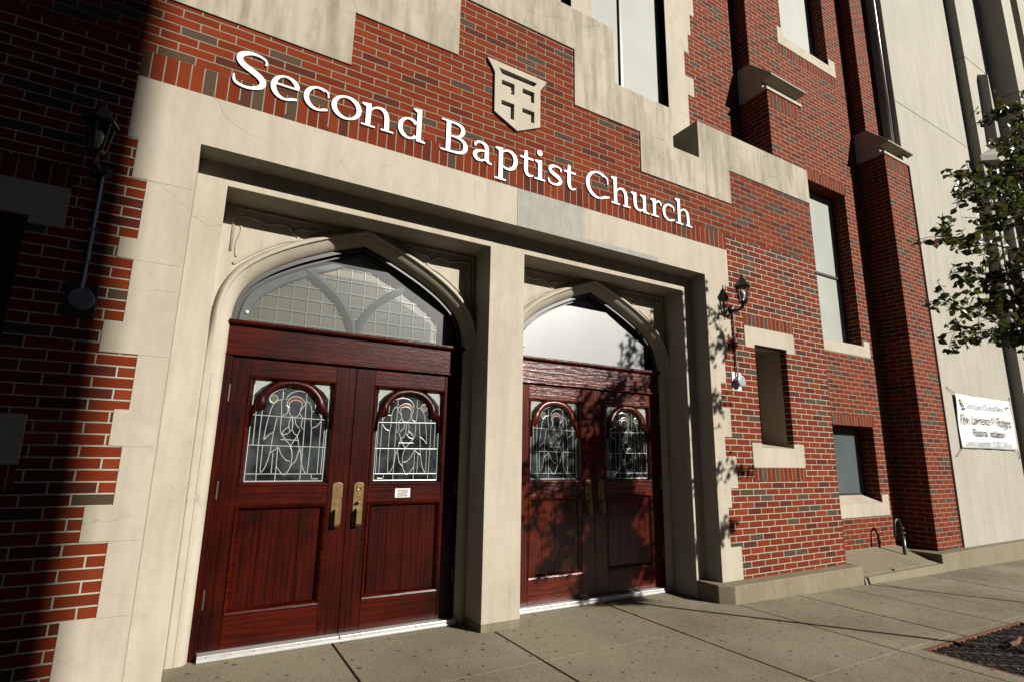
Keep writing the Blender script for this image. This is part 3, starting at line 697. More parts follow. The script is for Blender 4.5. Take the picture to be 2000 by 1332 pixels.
holes = [(7.87, 8.96, 1.70, 4.32), (7.87, 8.985, -.60, .503), (7.60, 8.92, 6.70, 9.8), (3.62, 4.887, 4.0, 8.6), (2.2, 3.31, 4.0, 8.6)]
mb = MB(); mb.grid([(5.2, 10.28, -1.5, 11), (-9, 5.2, 3.9, 11)], holes, YM, YM + .3)
mb.build('brick_wall', 'brick_far', CH, origin=(.1, YM, 1.983))
mb = MB(); mb.box(-9, 10.3, YM + .31, YM + .4, -1.5, 11); 
o = MB(); o.box(1.9, 10.3, YM + .55, YM + .6, -1.5, 11); o.build('dark_backing', 'void', CH)  # black sheet painting the dark of the rooms behind the windows
# stone jambs of the tower window with toothed edge
TQ = [(6.12, 8.6, 5.47), (5.77, 6.12, 5.385), (5.46, 5.77, 5.32), (5.085, 5.46, 5.23), (4.80, 5.085, 5.39), (4.0, 4.80, 5.265)]
mb = MB(); mb.grid([(4.887, x, a, b_) for a, b_, x in TQ], [], YM - .008, YM + .26); mb.grid([(3.31, 3.63, 4.2, 8.6)], [], YM - .008, YM + .26); mb.grid([(1.6, 2.2, 4.2, 8.6)], [], YM - .008, YM + .26); mb.each('window_surround', 'limestone', CH, bev=.004)
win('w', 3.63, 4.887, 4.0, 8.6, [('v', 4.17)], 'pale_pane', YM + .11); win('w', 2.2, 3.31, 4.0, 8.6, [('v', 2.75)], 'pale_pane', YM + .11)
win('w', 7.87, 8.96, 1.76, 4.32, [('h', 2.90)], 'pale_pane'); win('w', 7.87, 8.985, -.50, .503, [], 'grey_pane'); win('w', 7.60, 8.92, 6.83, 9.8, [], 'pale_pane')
mb = MB(); mb.box(7.95, 8.9, WZ + .05, WZ + .06, -.48, .05); IW = mb.build('painted_reflection', 'roundel_glass', CH)  # added panel and bars standing in for brickwork reflected in the pane
mb = MB()
for x in (8.1, 8.25, 8.4, 8.55): mb.box(x, x + .01, WZ + .045, WZ + .05, -.48, .05)
for z in (-.35, -.2, -.05): mb.box(7.95, 8.9, WZ + .044, WZ + .049, z, z + .01)
mb.each('reflection_bar', 'lead_came', IW)
# sills
mb = MB(); mb.grid([(7.88, 9.157, 1.58, 1.755), (8.985, 9.157, 1.75, 1.845)], [], YM - .01, YM + .25)
mb.add([(7.88, YM - .009, 1.7555), (8.985, YM - .009, 1.7555), (8.985, WZ, 1.80), (7.88, WZ, 1.80)], [(0, 1, 2, 3)]); mb.build('window_sill', 'limestone', CH, bev=.004)
mb = MB(); mb.grid([(7.80, 9.18, -.79, -.605), (8.995, 9.18, -.61, -.492)], [], YM - .01, YM + .25)
mb.add([(7.80, YM - .009, -.6045), (8.995, YM - .009, -.6045), (8.995, WZ, -.50), (7.80, WZ, -.50)], [(0, 1, 2, 3)]); mb.build('window_sill', 'limestone', CH, bev=.004)
mb = MB(); mb.grid([(7.46, 9.12, 6.60, 6.78), (8.92, 9.12, 6.77, 6.92), (7.46, 7.62, 6.77, 6.92)], [], YM - .01, YM + .25)
mb.add([(7.62, YM - .009, 6.7805), (8.92, YM - .009, 6.7805), (8.92, WZ, 6.84), (7.62, WZ, 6.84)], [(0, 1, 2, 3)]); mb.build('window_sill', 'limestone', CH, bev=.004)
for (x0, x1, z0, z1) in ((7.46, 9.02, 4.32, 4.50), (7.80, 9.03, .503, .655), (7.46, 9.12, 6.41, 6.60)):
    mb = MB(); mb.box(x0, x1, YM - .0012, YM + .1, z0 + .0005, z1 - .0005); mb.build('soldier_course', 'brick_soldier', CH, origin=(x0 - .003, YM, z0 - .15))
# buttresses
def buttress(x0, x1, zb):
    mb = MB(); mb.box(x0, x1, 4.02, YM + .05, zb, 5.06); B = mb.build('buttress', 'brick_far', CH, origin=(x0 + .1, 4.02, 1.983))
    mb = MB(); mb.box(x0, x1, 4.25, YM + .05, 5.06, 11); mb.build('upper_shaft', 'brick_far', B, origin=(x0 + .06, 4.25, 1.983))
    mb = MB(); mb.box(x0 + .05, x1 - .05, 4.0185, 4.1, 4.80, 5.0); mb.build('soldier_course', 'brick_soldier', B, origin=(x0 + .05, 4.02, 4.7))
    mb = MB()
    prof = [(4.02, 5.045), (4.003, 5.045), (4.003, 5.092), (4.07, 5.10), (4.07, 5.197), (3.925, 5.224), (3.918, 5.242), (4.245, 5.60), (YM, 5.60), (YM, 5.045)]
    mb.prism_x(prof, x0 - .028, x1 + .05); mb.build('cap_stone', 'limestone', B, bev=.004, fixn=True)
buttress(6.38, 7.12, 3.9); buttress(9.50, 10.27, -1.26)
# concrete plinth with its chamfered corner
mb = MB()
def plinth(mb, pts, zt):
    n = len(pts); vs = [(x, y, zt) for x, y in pts] + [(x, y - .004 if y < 3.95 else y, gz(x) - .03) for x, y in pts]
    mb.add(vs, [tuple(range(n))] + [(i, n + i, n + (i + 1) % n, (i + 1) % n) for i in range(n)])
plinth(mb, [(4.735, 4.27), (4.735, 3.965), (4.86, 3.865), (7.20, 3.865), (7.20, 4.10), (7.148, 4.10), (7.148, 4.27)], -1.25)
mb.build('plinth', 'plinth_concrete', CH, bev=.008, fixn=True)
mb = MB()
mb.add([(7.20, 3.84, gz(7.2) - .02), (9.22, 3.84, gz(9.2) - .02), (9.22, 3.86, -1.385), (7.20, 3.86, -1.385), (9.22, 3.92, -1.378), (7.20, 3.92, -1.378), (9.22, 3.925, -1.372), (7.16, 3.925, -1.372), (9.52, YM + .02, -1.215), (7.10, YM + .02, -1.215)],
       [(0, 1, 2, 3), (3, 2, 4, 5), (5, 4, 6, 7), (7, 6, 8, 9)])
mb.box(8.0, 8.02, 3.9, 4.0, -1.5, -1.36)
ra = struct(mb.build('concrete_ramp', 'plinth_concrete'))

# ---------------------------------------------------------------- letters over the doors
def ribbon(mb, P_, dy, n=7, sm=True):
    if sm and len(P_) > 2: P_ = catmull(P_, n)
    L = []; Rr = []
    for i, p in enumerate(P_):
        a = P_[max(i - 1, 0)]; b_ = P_[min(i + 1, len(P_) - 1)]; dx, dz = b_[0] - a[0], b_[1] - a[1]; l_ = math.hypot(dx, dz) or 1
        nx, nz = -dz / l_ * p[2] * .41, dx / l_ * p[2] * .41
        L.append((p[0] + nx, p[1] + nz)); Rr.append((p[0] - nx, p[1] - nz))
    n_ = len(P_); ya, yb = -.0 - dy, .022
    vs = [(x, ya, z) for x, z in L] + [(x, ya, z) for x, z in Rr] + [(x, yb, z) for x, z in L] + [(x, yb, z) for x, z in Rr]
    fs = []
    for i in range(n_ - 1):
        fs += [(i, n_ + i, n_ + i + 1, i + 1), (2 * n_ + i, 2 * n_ + i + 1, 3 * n_ + i + 1, 3 * n_ + i), (i, i + 1, 2 * n_ + i + 1, 2 * n_ + i), (n_ + i, 3 * n_ + i, 3 * n_ + i + 1, n_ + i + 1)]
    fs += [(0, 2 * n_, 3 * n_, n_), (n_ - 1, 2 * n_ - 1, 4 * n_ - 1, 3 * n_ - 1)]
    mb.add(vs, fs)
def arc(cx, cz, rx, rz, a0, a1, wf, n=22):
    return [(cx + rx * math.cos(math.radians(a)), cz + rz * math.sin(math.radians(a)), wf(a)) for a in [a0 + (a1 - a0) * i / n for i in range(n + 1)]]
def contrast(th, tn, tilt=0): return lambda a: tn + (th - tn) * abs(math.cos(math.radians(a - tilt))) ** 1.4
ST = .041
def slab(x0, x1, z, up=True):      # bracketed serif
    h_ = .014
    return [('poly', [(x0, z), (x1, z), (x1, z + h_), (x0, z + h_)])] if up else [('poly', [(x0, z - h_), (x1, z - h_), (x1, z), (x0, z)])]
def stem(x, z0, z1): return [('poly', [(x - ST / 2, z0), (x + ST / 2, z0), (x + ST / 2, z1), (x - ST / 2, z1)])]
def flag(x, z): return [('poly', [(x - ST / 2 - .036, z - .004), (x - ST / 2 - .036, z - .016), (x - ST / 2 + .002, z - .034), (x + ST / 2, z - .03), (x + ST / 2, z + .006)])]
SP = [(.212, .228, .016), (.214, .262, .020), (.185, .283, .022), (.135, .292, .026), (.085, .283, .040), (.045, .255, .049), (.038, .215, .052), (.07, .178, .054), (.12, .153, .056), (.175, .122, .056), (.205, .085, .054), (.196, .045, .046), (.155, .018, .032), (.105, .006, .026), (.055, .012, .026), (.02, .035, .024), (.012, .085, .013)]
GL = {
 'S': (.24, [('rib', SP)]),
 's': (.178, [('rib', [(x * .735, z * .69, w_ * .82) for x, z, w_ in SP])]),
 'e': (.215, [('rib', [(.188, .118, .034)] + arc(.110, .100, .086, .094, 22, 300, contrast(.047, .020, 10)) + [(.196, .030, .022)]), ('poly', [(.03, .109), (.2045, .109), (.2045, .124), (.03, .124)])]),
 'c': (.195, [('rib', arc(.112, .100, .090, .094, 62, 300, contrast(.047, .021, 10)) + [(.188, .027, .020)]), ('rib', [(.145, .190, .018), (.172, .182, .020), (.183, .165, .016), (.186, .132, .013)])]),
 'o': (.243, [('rib', arc(.121, .101, .098, .094, 0, 360, contrast(.049, .021, 15), 40))]),
 'n': (.285, stem(.055, 0, .2) + flag(.055, .203) + slab(-.0, .115, 0) + [('rib', [(.075, .150, .012), (.10, .178, .018), (.14, .192, .026), (.18, .182, .040), (.205, .145, .048), (.212, .09, .049), (.213, .002, .049)])] + slab(.165, .272, 0)),
 'd': (.258, [('rib', arc(.103, .100, .078, .090, 40, 320, contrast(.048, .021, 10))), ('rib', [(.155, .172, .02), (.185, .155, .016)]), ('rib', [(.16, .035, .018), (.19, .05, .014)])] + stem(.190, .0, .30) + flag(.190, .303) + [('poly', [(.19, 0), (.25, -.002), (.25, .010), (.21, .022)])]),
 'B': (.265, stem(.068, 0, .303) + slab(.0, .10, .303, False) + slab(.0, .10, 0) + [('rib', [(.09, .293, .020), (.14, .292, .024), (.19, .275, .036), (.207, .235, .048), (.19, .190, .036), (.15, .163, .02), (.09, .158, .016)]), ('rib', [(.12, .158, .016), (.175, .153, .024), (.222, .125, .04), (.236, .080, .051), (.215, .035, .038), (.165, .014, .026), (.09, .010, .020)])]),
 'a': (.215, [('rib', [(.034, .142, .018), (.036, .168, .026), (.062, .187, .026), (.10, .192, .026), (.140, .172, .042), (.152, .130, .049), (.153, .05, .049), (.168, .014, .032), (.205, .005, .016)]), ('rib', [(.145, .116, .014), (.095, .110, .020), (.048, .090, .036), (.030, .056, .047), (.05, .020, .036), (.09, .012, .024), (.125, .025, .018), (.15, .05, .014)])]),
 'p': (.265, stem(.068, -.118, .2) + flag(.068, .203) + slab(.005, .125, -.118) + [('rib', [(.085, .165, .014), (.115, .188, .02), (.16, .195, .028), (.208, .168, .044), (.228, .108, .050), (.21, .045, .044), (.165, .012, .028), (.12, .010, .020), (.085, .030, .014)])]),
 't': (.148, [('poly', [(.0, .178), (.146, .178), (.146, .196), (.0, .196)]), ('rib', [(.062, .262, .034), (.061, .2, .046), (.061, .12, .048), (.062, .06, .047), (.078, .02, .036), (.11, .010, .022), (.143, .024, .014)])]),
 'i': (.12, stem(.062, 0, .2) + flag(.062, .203) + slab(.0, .12, 0) + [('poly', [(.058 + .029 * math.cos(a * PI / 10), .284 + .029 * math.sin(a * PI / 10)) for a in range(20)])]),
 'C': (.32, [('rib', arc(.165, .150, .140, .142, 58, 306, contrast(.052, .022, 10)) + [(.29, .042, .020), (.312, .052, .014)]), ('rib', [(.225, .278, .02), (.262, .265, .022), (.285, .246, .018), (.292, .19, .013)])]),
 'h': (.275, stem(.062, 0, .30) + flag(.062, .303) + slab(.005, .12, 0) + [('rib', [(.08, .150, .012), (.105, .178, .018), (.14, .192, .026), (.18, .182, .040), (.203, .145, .048), (.209, .09, .049), (.210, .002, .049)])] + slab(.165, .27, 0)),
 'u': (.27, flag(.062, .203) + [('rib', [(.062, .203, .05), (.062, .12, .05), (.064, .07, .049), (.085, .028, .042), (.125, .012, .026), (.16, .022, .020), (.19, .048, .014)])] + stem(.2, 0, .203) + [('poly', [(.19, 0), (.266, -.002), (.266, .010), (.222, .022)]), ('poly', [(.14, .199), (.14, .187), (.18, .169), (.18, .203)])]),
 'r': (.172, stem(.062, 0, .2) + flag(.062, .203) + slab(.003, .128, 0) + [('rib', [(.08, .150, .012), (.10, .178, .020), (.135, .190, .030), (.160, .175, .022), (.168, .145, .013)])]),
}
SG = thing('church_name_sign', 'white serif letters reading Second Baptist Church standing off the brick over the doors', 'sign', (2.3, 4.0, 2.582))
LET = [('S', -.055, .24), ('e', .198, .214), ('c', .435, .193), ('o', .642, .243), ('n', .883, .28), ('d', 1.182, .256), ('B', 1.575, .265), ('a', 1.875, .212), ('p', 2.105, .263), ('t', 2.384, .148), ('i', 2.543, .12),
       ('s', 2.696, .178), ('t', 2.892, .143), ('C', 3.160, .318), ('h', 3.49, .272), ('u', 3.763, .268), ('r', 4.047, .17), ('c', 4.232, .188), ('h', 4.432, .268)]
for ch, x0, wd in LET:
    W_, parts = GL[ch]; k = wd / W_; mb = MB()
    for i, (kd, P_) in enumerate(parts):
        m2 = MB()
        if kd == 'rib': ribbon(m2, P_, .0007 * i, 5)
        else: m2.prism(P_, -.0007 * i, .022)
        mb.add([((x0 + x * k) * 1.0015, 4.017 + y * .5, 2.584 + z) for x, y, z in m2.v], m2.f)
    mb.build('letter', 'letter_white', SG, fixn=True)

# shield plaque
SHO = [(2.000, 3.678), (2.677, 3.672), (2.640, 3.61), (2.600, 3.55), (2.600, 3.137), (2.343, 3.012), (2.090, 3.135), (2.085, 3.55), (2.05, 3.61)]
SHH = [[(2.122, 3.617), (2.560, 3.610), (2.523, 3.560), (2.162, 3.560)]]
for (a, c, b_, e, zb) in ((2.161, 3.497, 2.301, 3.447, 3.378), (2.393, 3.494, 2.528, 3.441, 3.374), (2.161, 3.281, 2.303, 3.232, 3.113), (2.393, 3.279, 2.532, 3.231, 3.157)):
    SHH.append([(a, c), (b_, c), (b_, zb), (b_ - .039, zb), (b_ - .039, e), (a, e)])
def holed(outer, hs, y0, y1, name, mt, cut_y):
    bm = bmesh.new()
    def loop(P_):
        vs = [bm.verts.new((x, y0, z + ZO)) for x, z in P_]
        return [bm.edges.new((vs[i], vs[(i + 1) % len(vs)])) for i in range(len(vs))]
    ed = loop(outer)
    for h_ in hs: ed += loop(h_)
    r_ = bmesh.ops.triangle_fill(bm, use_beauty=True, use_dissolve=False, edges=ed)
    fs = [f_ for f_ in r_['geom'] if isinstance(f_, bmesh.types.BMFace)]
    ex = bmesh.ops.extrude_face_region(bm, geom=fs)
    bmesh.ops.translate(bm, verts=[v for v in ex['geom'] if isinstance(v, bmesh.types.BMVert)], vec=(0, y1 - y0, 0))
    bmesh.ops.recalc_face_normals(bm, faces=bm.faces)
    me = bpy.data.meshes.new(name); bm.to_mesh(me); bm.free(); me.materials.append(MATS[mt])
    o = bpy.data.objects.new(name, me); C.objects.link(o); return o
sp_ = thing('shield_plaque', 'cream stone shield with a cut out cross pattern set in the brick above the letters', 'plaque', (2.34, Y0, 3.01))
o = holed(SHO, SHH, 4.006, 4.052, 'shield_face', 'limestone', 0)
me = o.data
for v in me.vertices: v.co -= Vector(sp_['wpos'])
o.parent = sp_
mb = MB(); mb.box(2.12, 2.565, 4.14, 4.16, 3.135, 3.625); mb.build('shield_back', 'parapet_stone', sp_)

# ---------------------------------------------------------------- wall lanterns
def lantern(x, label):
    L = thing('wall_lantern', label, 'wall lamp', (x, Y0, 1.70), 'lanterns beside the church doors')
    yl = 3.845; mb = MB()
    mb.lathe((x + .02, Y0 - .001, 1.70), [(.055, 0), (.055, -.012), (.035, -.028), (.018, -.04)], 16, 'y')
    mb.tube([(p[0], p[1], p[2]) for p in catmull([(x + .02, Y0 - .03, 1.70), (x + .02, 3.95, 1.675), (x + .005, 3.88, 1.69), (x, yl, 1.74)], 6)], .014, 8)
    mb.lathe((x, yl, 1.665), [(.003, 0), (.012, .012), (.006, .025), (.014, .04), (.02, .055), (.012, .075)], 12)
    mb.build('bracket', 'black_iron', L, smooth=True)
    def hexr(r, z, n=6):
        r *= .78
        return [(x + r * math.cos(2 * PI * k / n + .3), yl + r * math.sin(2 * PI * k / n + .3), z) for k in range(n)]
    mb = MB(); b0, b1 = hexr(.055, 1.755), hexr(.088, 1.925)
    for a, b_ in zip(b0, b1): mb.tube([a, b_], .0075, 6)
    for r, z0, z1 in ((.062, 1.74, 1.757), (.094, 1.920, 1.934)):
        p, q = hexr(r, z0), hexr(r, z1); mb.add(p + q, [tuple(range(6)), tuple(range(6, 12))] + [(i, (i + 1) % 6, 6 + (i + 1) % 6, 6 + i) for i in range(6)])
    mb.lathe((x, yl, 1.72), [(.012, 0), (.04, .012), (.05, .02), (.02, .021)], 6)
    mb.build('lantern_cage', 'black_iron', L, fixn=True)
    mb = MB(); rings = [hexr(.122, 1.928), hexr(.118, 1.945), hexr(.075, 1.985), hexr(.045, 2.025), hexr(.028, 2.035)]
    mb.add([p for r_ in rings for p in r_], [(i * 6 + j, i * 6 + (j + 1) % 6, (i + 1) * 6 + (j + 1) % 6, (i + 1) * 6 + j) for i in range(4) for j in range(6)] + [tuple(range(5, -1, -1)), tuple(range(24, 30))])
    mb.lathe((x, yl, 2.03), [(.010, 0), (.016, .012), (.007, .022), (.012, .035), (.003, .06)], 10)
    mb.build('lantern_roof', 'black_iron', L, fixn=True)
    mb = MB(); mb.lathe((x, yl, 1.76), [(.012, 0), (.012, .03), (.026, .05), (.032, .085), (.02, .115), (.004, .125)], 12); mb.build('bulb', 'bulb_glass', L, smooth=True)
    sgn = 1
    J = thing('electrical_conduit', label.replace('lantern', 'conduit').replace('black', 'thin dark'), 'conduit', (x, Y0, .86)) if False else None
    xc = x + .028
    mb = MB(); mb.tube([(xc, Y0 - .03, .90), (xc, Y0 - .022, .98), (xc, Y0 - .016, 1.05), (xc, Y0 - .016, 1.68)], .0095, 8)
    mb.box(xc - .025, xc + .025, Y0 - .028, Y0 - .001, 1.30, 1.315)
    mb.build('conduit', 'galvanised' if x < 0 else 'hinge_metal', L, smooth=False)
    mb = MB(); mb.box(xc - .078, xc + .078, Y0 - .006, Y0 - .0008, .752, .968); mb.build('mounting_plate', 'white_plate' if x > 0 else 'hinge_metal', L, bev=.002)
    mb = MB(); mb.lathe((xc + .012, Y0 - .006, .86), [(.060, 0), (.060, -.055), (.062, -.056), (.062, -.062), (.055, -.064), (.004, -.064)], 20, 'y'); mb.build('junction_box', 'galvanised', L, smooth=False)
lantern(5.285, 'black lantern on the sunlit brick right of the doors, white junction box below')
lantern(-.70, 'black lantern on the shaded brick left of the doors, pale conduit and round box below')

# ---------------------------------------------------------------- modern stone hall on the right
HL = thing('stone_hall', 'tall pale smooth stone building with vertical fins and a raised cross', 'building', (12, 4.2, gz(12)))
mb = MB(); mb.grid([(10.30, 13.085, -1.6, 5.05), (10.10, 13.085, 5.05, 13.5)], [], 4.0, 4.6)
mb.build('hall_wall', 'hall_stone', HL, bev=.006)
mb = MB()
for z in (2.60, 6.27): mb.box(10.2 if z < 5 else 10.11, 13.07, 3.9985, 4.01, z - .006, z + .006)
mb.each('panel_joint', 'dark_gap', HL)
mb = MB(); mb.box(13.085, 14.36, 3.83, 4.6, -1.6, 8.33); mb.box(13.085, 14.36, 3.83, 4.6, 8.342, 13.5); mb.build('hall_fin', 'hall_stone', HL, bev=.006)
mb = MB(); mb.box(14.36, 14.95, 3.42, 4.6, -1.6, 7.75); mb.box(14.36, 14.95, 3.42, 4.6, 7.765, 13.5); mb.build('hall_fin', 'hall_stone', HL, bev=.006)
mb = MB(); mb.box(14.95, 15.35, 3.75, 4.6, -1.6, 13.5); mb.box(15.35, 18, 3.40, 4.6, -1.6, 13.5); mb.build('hall_fin', 'hall_stone', HL, bev=.006)
mb = MB()                     # foundation ledge that carries the brick and the hall
plinth(mb, [(9.22, YM + .05), (9.22, 3.865), (18, 3.865), (18, YM + .05)], -1.262)
o = mb.build('foundation_ledge', 'plinth_concrete', HL, bev=.008, fixn=True)
# cross on the fin: tapering upright with pointed head and two arms
mb = MB(); xc = 13.62
yb = 3.829
def spike(mb, pts, d):       # faceted: outline at the wall, ridge in front
    cx_ = sum(p[0] for p in pts) / len(pts); cz_ = sum(p[1] for p in pts) / len(pts)
    n = len(pts); mb.add([(x, yb, z) for x, z in pts] + [(cx_ + (x - cx_) * .55, yb - d, cz_ + (z - cz_) * .9) for x, z in pts], [tuple(range(n, 2 * n))] + [(i, (i + 1) % n, n + (i + 1) % n, n + i) for i in range(n)])
spike(mb, [(xc - .17, 6.35), (xc + .17, 6.35), (xc + .02, 8.1), (xc - .02, 8.1)], .16)
spike(mb, [(xc - .62, 6.02), (xc - .12, 6.30), (xc + .12, 6.30), (xc + .62, 6.02), (xc + .62, 5.90), (xc - .62, 5.90)], .20)
mb.box(xc - .05, xc + .05, yb - .14, yb, 2.2, 5.9); mb.box(xc - .36, xc - .30, yb - .03, yb, 2.2, 5.75)
mb.build('relief_cross', 'hall_stone', HL, bev=.004, fixn=True)
# downspout in the gap
mb = MB(); mb.tube([(10.045, 4.09, 5.45), (10.045, 4.09, 11)], .022, 10)
mb.v = [(x - .0, y, z) for x, y, z in mb.v]
mb.build('downspout', 'aluminium', CH, smooth=True)

# ---------------------------------------------------------------- banner
BN = thing('banner', 'white vinyl banner with blue and black lines of print tied to the stone wall', 'banner', (11.72, 3.97, .22))
bx0, bx1, bz0, bz1 = 10.64, 12.80, .225, 1.10
def by(u, v): return 3.972 + .012 * math.sin(u * 9 + v * 2) * math.sin(v * 5) + .006 * math.sin(u * 23)
mb = MB(); NU, NV = 44, 16; vs = []
for j in range(NV + 1):
    for i in range(NU + 1):
        u, v = i / NU, j / NV; sag = .018 * (4 * u * (1 - u))
        vs.append((bx0 + (bx1 - bx0) * u, by(u, v), bz0 + (bz1 - bz0) * v - sag * (v - .3)))
mb.add(vs, [(j * (NU + 1) + i, j * (NU + 1) + i + 1, (j + 1) * (NU + 1) + i + 1, (j + 1) * (NU + 1) + i) for j in range(NV) for i in range(NU)])
o = mb.build('banner_sheet', 'banner_fabric', BN, smooth=True)
sm_ = o.modifiers.new('solid', 'SOLIDIFY'); sm_.thickness = .002
mb = MB()
for (a, b_) in (((bx0, bz1), (10.45, 1.18)), ((bx1, bz1 - .01), (12.9, 1.165)), ((bx0, bz0), (10.45, .095)), ((bx1, bz0), (12.915, .09))):
    mb.tube([(a[0], 3.97, a[1]), (b_[0], 3.985, b_[1]), (b_[0], 3.999, b_[1])], [.005, .005, .014], 6)
mb.each('tie_rope', 'rope', BN)
def text(s_, x0, x1, zc, hgt, mt, bold=0.):
    cu = bpy.data.curves.new('t', 'FONT'); cu.body = s_; cu.size = 1; cu.offset = bold
    to = bpy.data.objects.new('t', cu); C.objects.link(to); dg = bpy.context.evaluated_depsgraph_get(); dg.update()
    me_ = bpy.data.meshes.new_from_object(to.evaluated_get(dg)); bpy.data.objects.remove(to)
    xs_ = [v.co.x for v in me_.vertices]; a, b_ = min(xs_), max(xs_); wp = Vector(BN['wpos'])
    for v in me_.vertices:
        u = (v.co.x - a) / (b_ - a); x = x0 + (x1 - x0) * u; z = zc + (v.co.y - .35) * hgt
        v.co = Vector((x, 3.955, z + ZO)) - wp
    me_.materials.clear(); me_.materials.append(MATS[mt]); me_.name = 'banner_print'
    o_ = bpy.data.objects.new('banner_print', me_); C.objects.link(o_); o_.parent = BN
text('Second Baptist Church of Detroit', 11.02, 12.44, .93, .135, 'ink_blue')
text('Rev. Lawrence W. Rodgers', 10.76, 12.70, .70, .225, 'ink')
text('Pastoral Installation', 11.12, 12.35, .49, .17, 'ink', .012)
text('Sunday, September 19, 2021 2:00 p.m.', 10.82, 12.62, .32, .125, 'ink_blue')
mb = MB(); mb.prism([(10.74, 1.0), (10.79, 1.03), (10.84, .99), (10.80, .96)], 3.954, 3.956); mb.build('banner_print', 'ink_gold', BN)
mb = MB(); mb.prism([(10.76, .95), (10.80, .97), (10.88, .90), (10.86, .88)], 3.9535, 3.9555); mb.prism([(10.82, .85), (10.92, .85), (10.92, .875), (10.82, .875)], 3.954, 3.956)
mb.prism([(12.58, .98), (12.63, .99), (12.70, .975), (12.66, .955), (12.61, .955)], 3.954, 3.956); mb.prism([(12.67, .92), (12.685, .925), (12.73, .83), (12.72, .83)], 3.954, 3.956); mb.build('banner_print', 'ink_navy', BN)

# ---------------------------------------------------------------- standpipe beside the buttress
PP = thing('standpipe', 'looped iron fill pipe with valve rising from the ramp beside the dark buttress', 'pipe', (8.93, 4.2, -1.33))
mb = MB(); mb.tube(catmull([(8.93, 4.2, -1.32), (8.93, 4.2, -1.10), (8.93, 4.2, -.96), (8.90, 4.2, -.86), (8.84, 4.2, -.81), (8.77, 4.2, -.84), (8.74, 4.2, -.93), (8.73, 4.2, -1.04)], 5), .017, 10)
mb.build('pipe', 'black_iron', PP, smooth=True)
mb = MB(); mb.tube([(8.945, 4.19, -1.32), (8.945, 4.19, -1.08)], .014, 8); mb.build('lower_pipe', 'galvanised', PP, smooth=True)
mb = MB()
for z in (-.93, -1.0, -1.06): mb.lathe((8.93, 4.2, z), [(.02, -.015), (.036, -.012), (.036, .012), (.02, .015)], 8)
mb.box(8.93, 9.0, 4.18, 4.2, -1.01, -.99); mb.each('valve', 'hinge_metal', PP)

# ---------------------------------------------------------------- tree grate and tree
TG = thing('tree_grate', 'rusty cast iron tree grate with wavy slots set in the sidewalk', 'tree grate', (6.0, 1.5, gz(6)))
mb = MB(); px0, px1, py0, py1 = PIT
def gb(mb, x0, x1, y0, y1, z0, z1):
    q = [(x0, y0), (x1, y0), (x1, y1), (x0, y1)]
    mb.add([(x, y, gz(x) + z0) for x, y in q] + [(x, y, gz(x) + z1) for x, y in q], [(0, 3, 2, 1), (4, 5, 6, 7), (0, 1, 5, 4), (1, 2, 6, 5), (2, 3, 7, 6), (3, 0, 4, 7)])
for a in ((px0, px0 + .03, py0, py1), (px1 - .03, px1, py0, py1), (px0 + .03, px1 - .03, py0, py0 + .03), (px0 + .03, px1 - .03, py1 - .03, py1)): gb(mb, *a, -.04, -.001)
mb.build('grate_frame', 'rust', TG)
mb = MB(); tcx, tcy = 6.10, 1.50
for i in range(26):
    x = px0 + .06 + i * .0695; pts = []
    for j in range(70):
        y = py0 + .03 + (py1 - py0 - .06) * j / 69; xx = x + .022 * math.sin(y * 42 + i * 1.9) + .01 * math.sin(y * 17 + i)
        if math.hypot(xx - tcx, y - tcy) > .26: pts.append((xx, y))
        else:
            if len(pts) > 1: mb.tube([(a, b_, gz(a) - .012) for a, b_ in pts], .0075, 5)
            pts = []
    if len(pts) > 1: mb.tube([(a, b_, gz(a) - .012) for a, b_ in pts], .0075, 5)
for i in range(9):
    y = py0 + .10 + i * .19; seg = []
    for j in range(70):
        x = px0 + .03 + (px1 - px0 - .06) * j / 69; yy = y + .014 * math.sin(x * 45 + i * 2.3)
        if math.hypot(x - tcx, yy - tcy) > .26: seg.append((x, yy))
        else:
            if len(seg) > 1: mb.tube([(a, b_, gz(a) - .024) for a, b_ in seg], .005, 4)
            seg = []
    if len(seg) > 1: mb.tube([(a, b_, gz(a) - .024) for a, b_ in seg], .005, 4)
mb.tube([(tcx + .27 * math.cos(a * PI / 16), tcy + .27 * math.sin(a * PI / 16), gz(tcx) - .012) for a in range(32)], .014, 6, closed=True)
mb.build('grate_bars', 'grate_iron', TG)
mb = MB(); gb(mb, px0, px1, py0, py1, -.12, -.10); gb(mb, px0 - .02, px0, py0, py1, -.12, -.006); gb(mb, px0, px1, py1, py1 + .02, -.12, -.006); struct(mb.build('tree_pit_soil', 'dark_gap'))
st_ = MB(); st_.tube([(5.83, 2.06, gz(5.83) + .022), (5.95, 2.05, gz(5.9) + .024), (6.15, 2.10, gz(6.1) + .02)], .016, 7); o = st_.build('dry_stick', 'rust'); tag(o, 'short brown stick lying on the rusty grate at the right edge', 'stick')

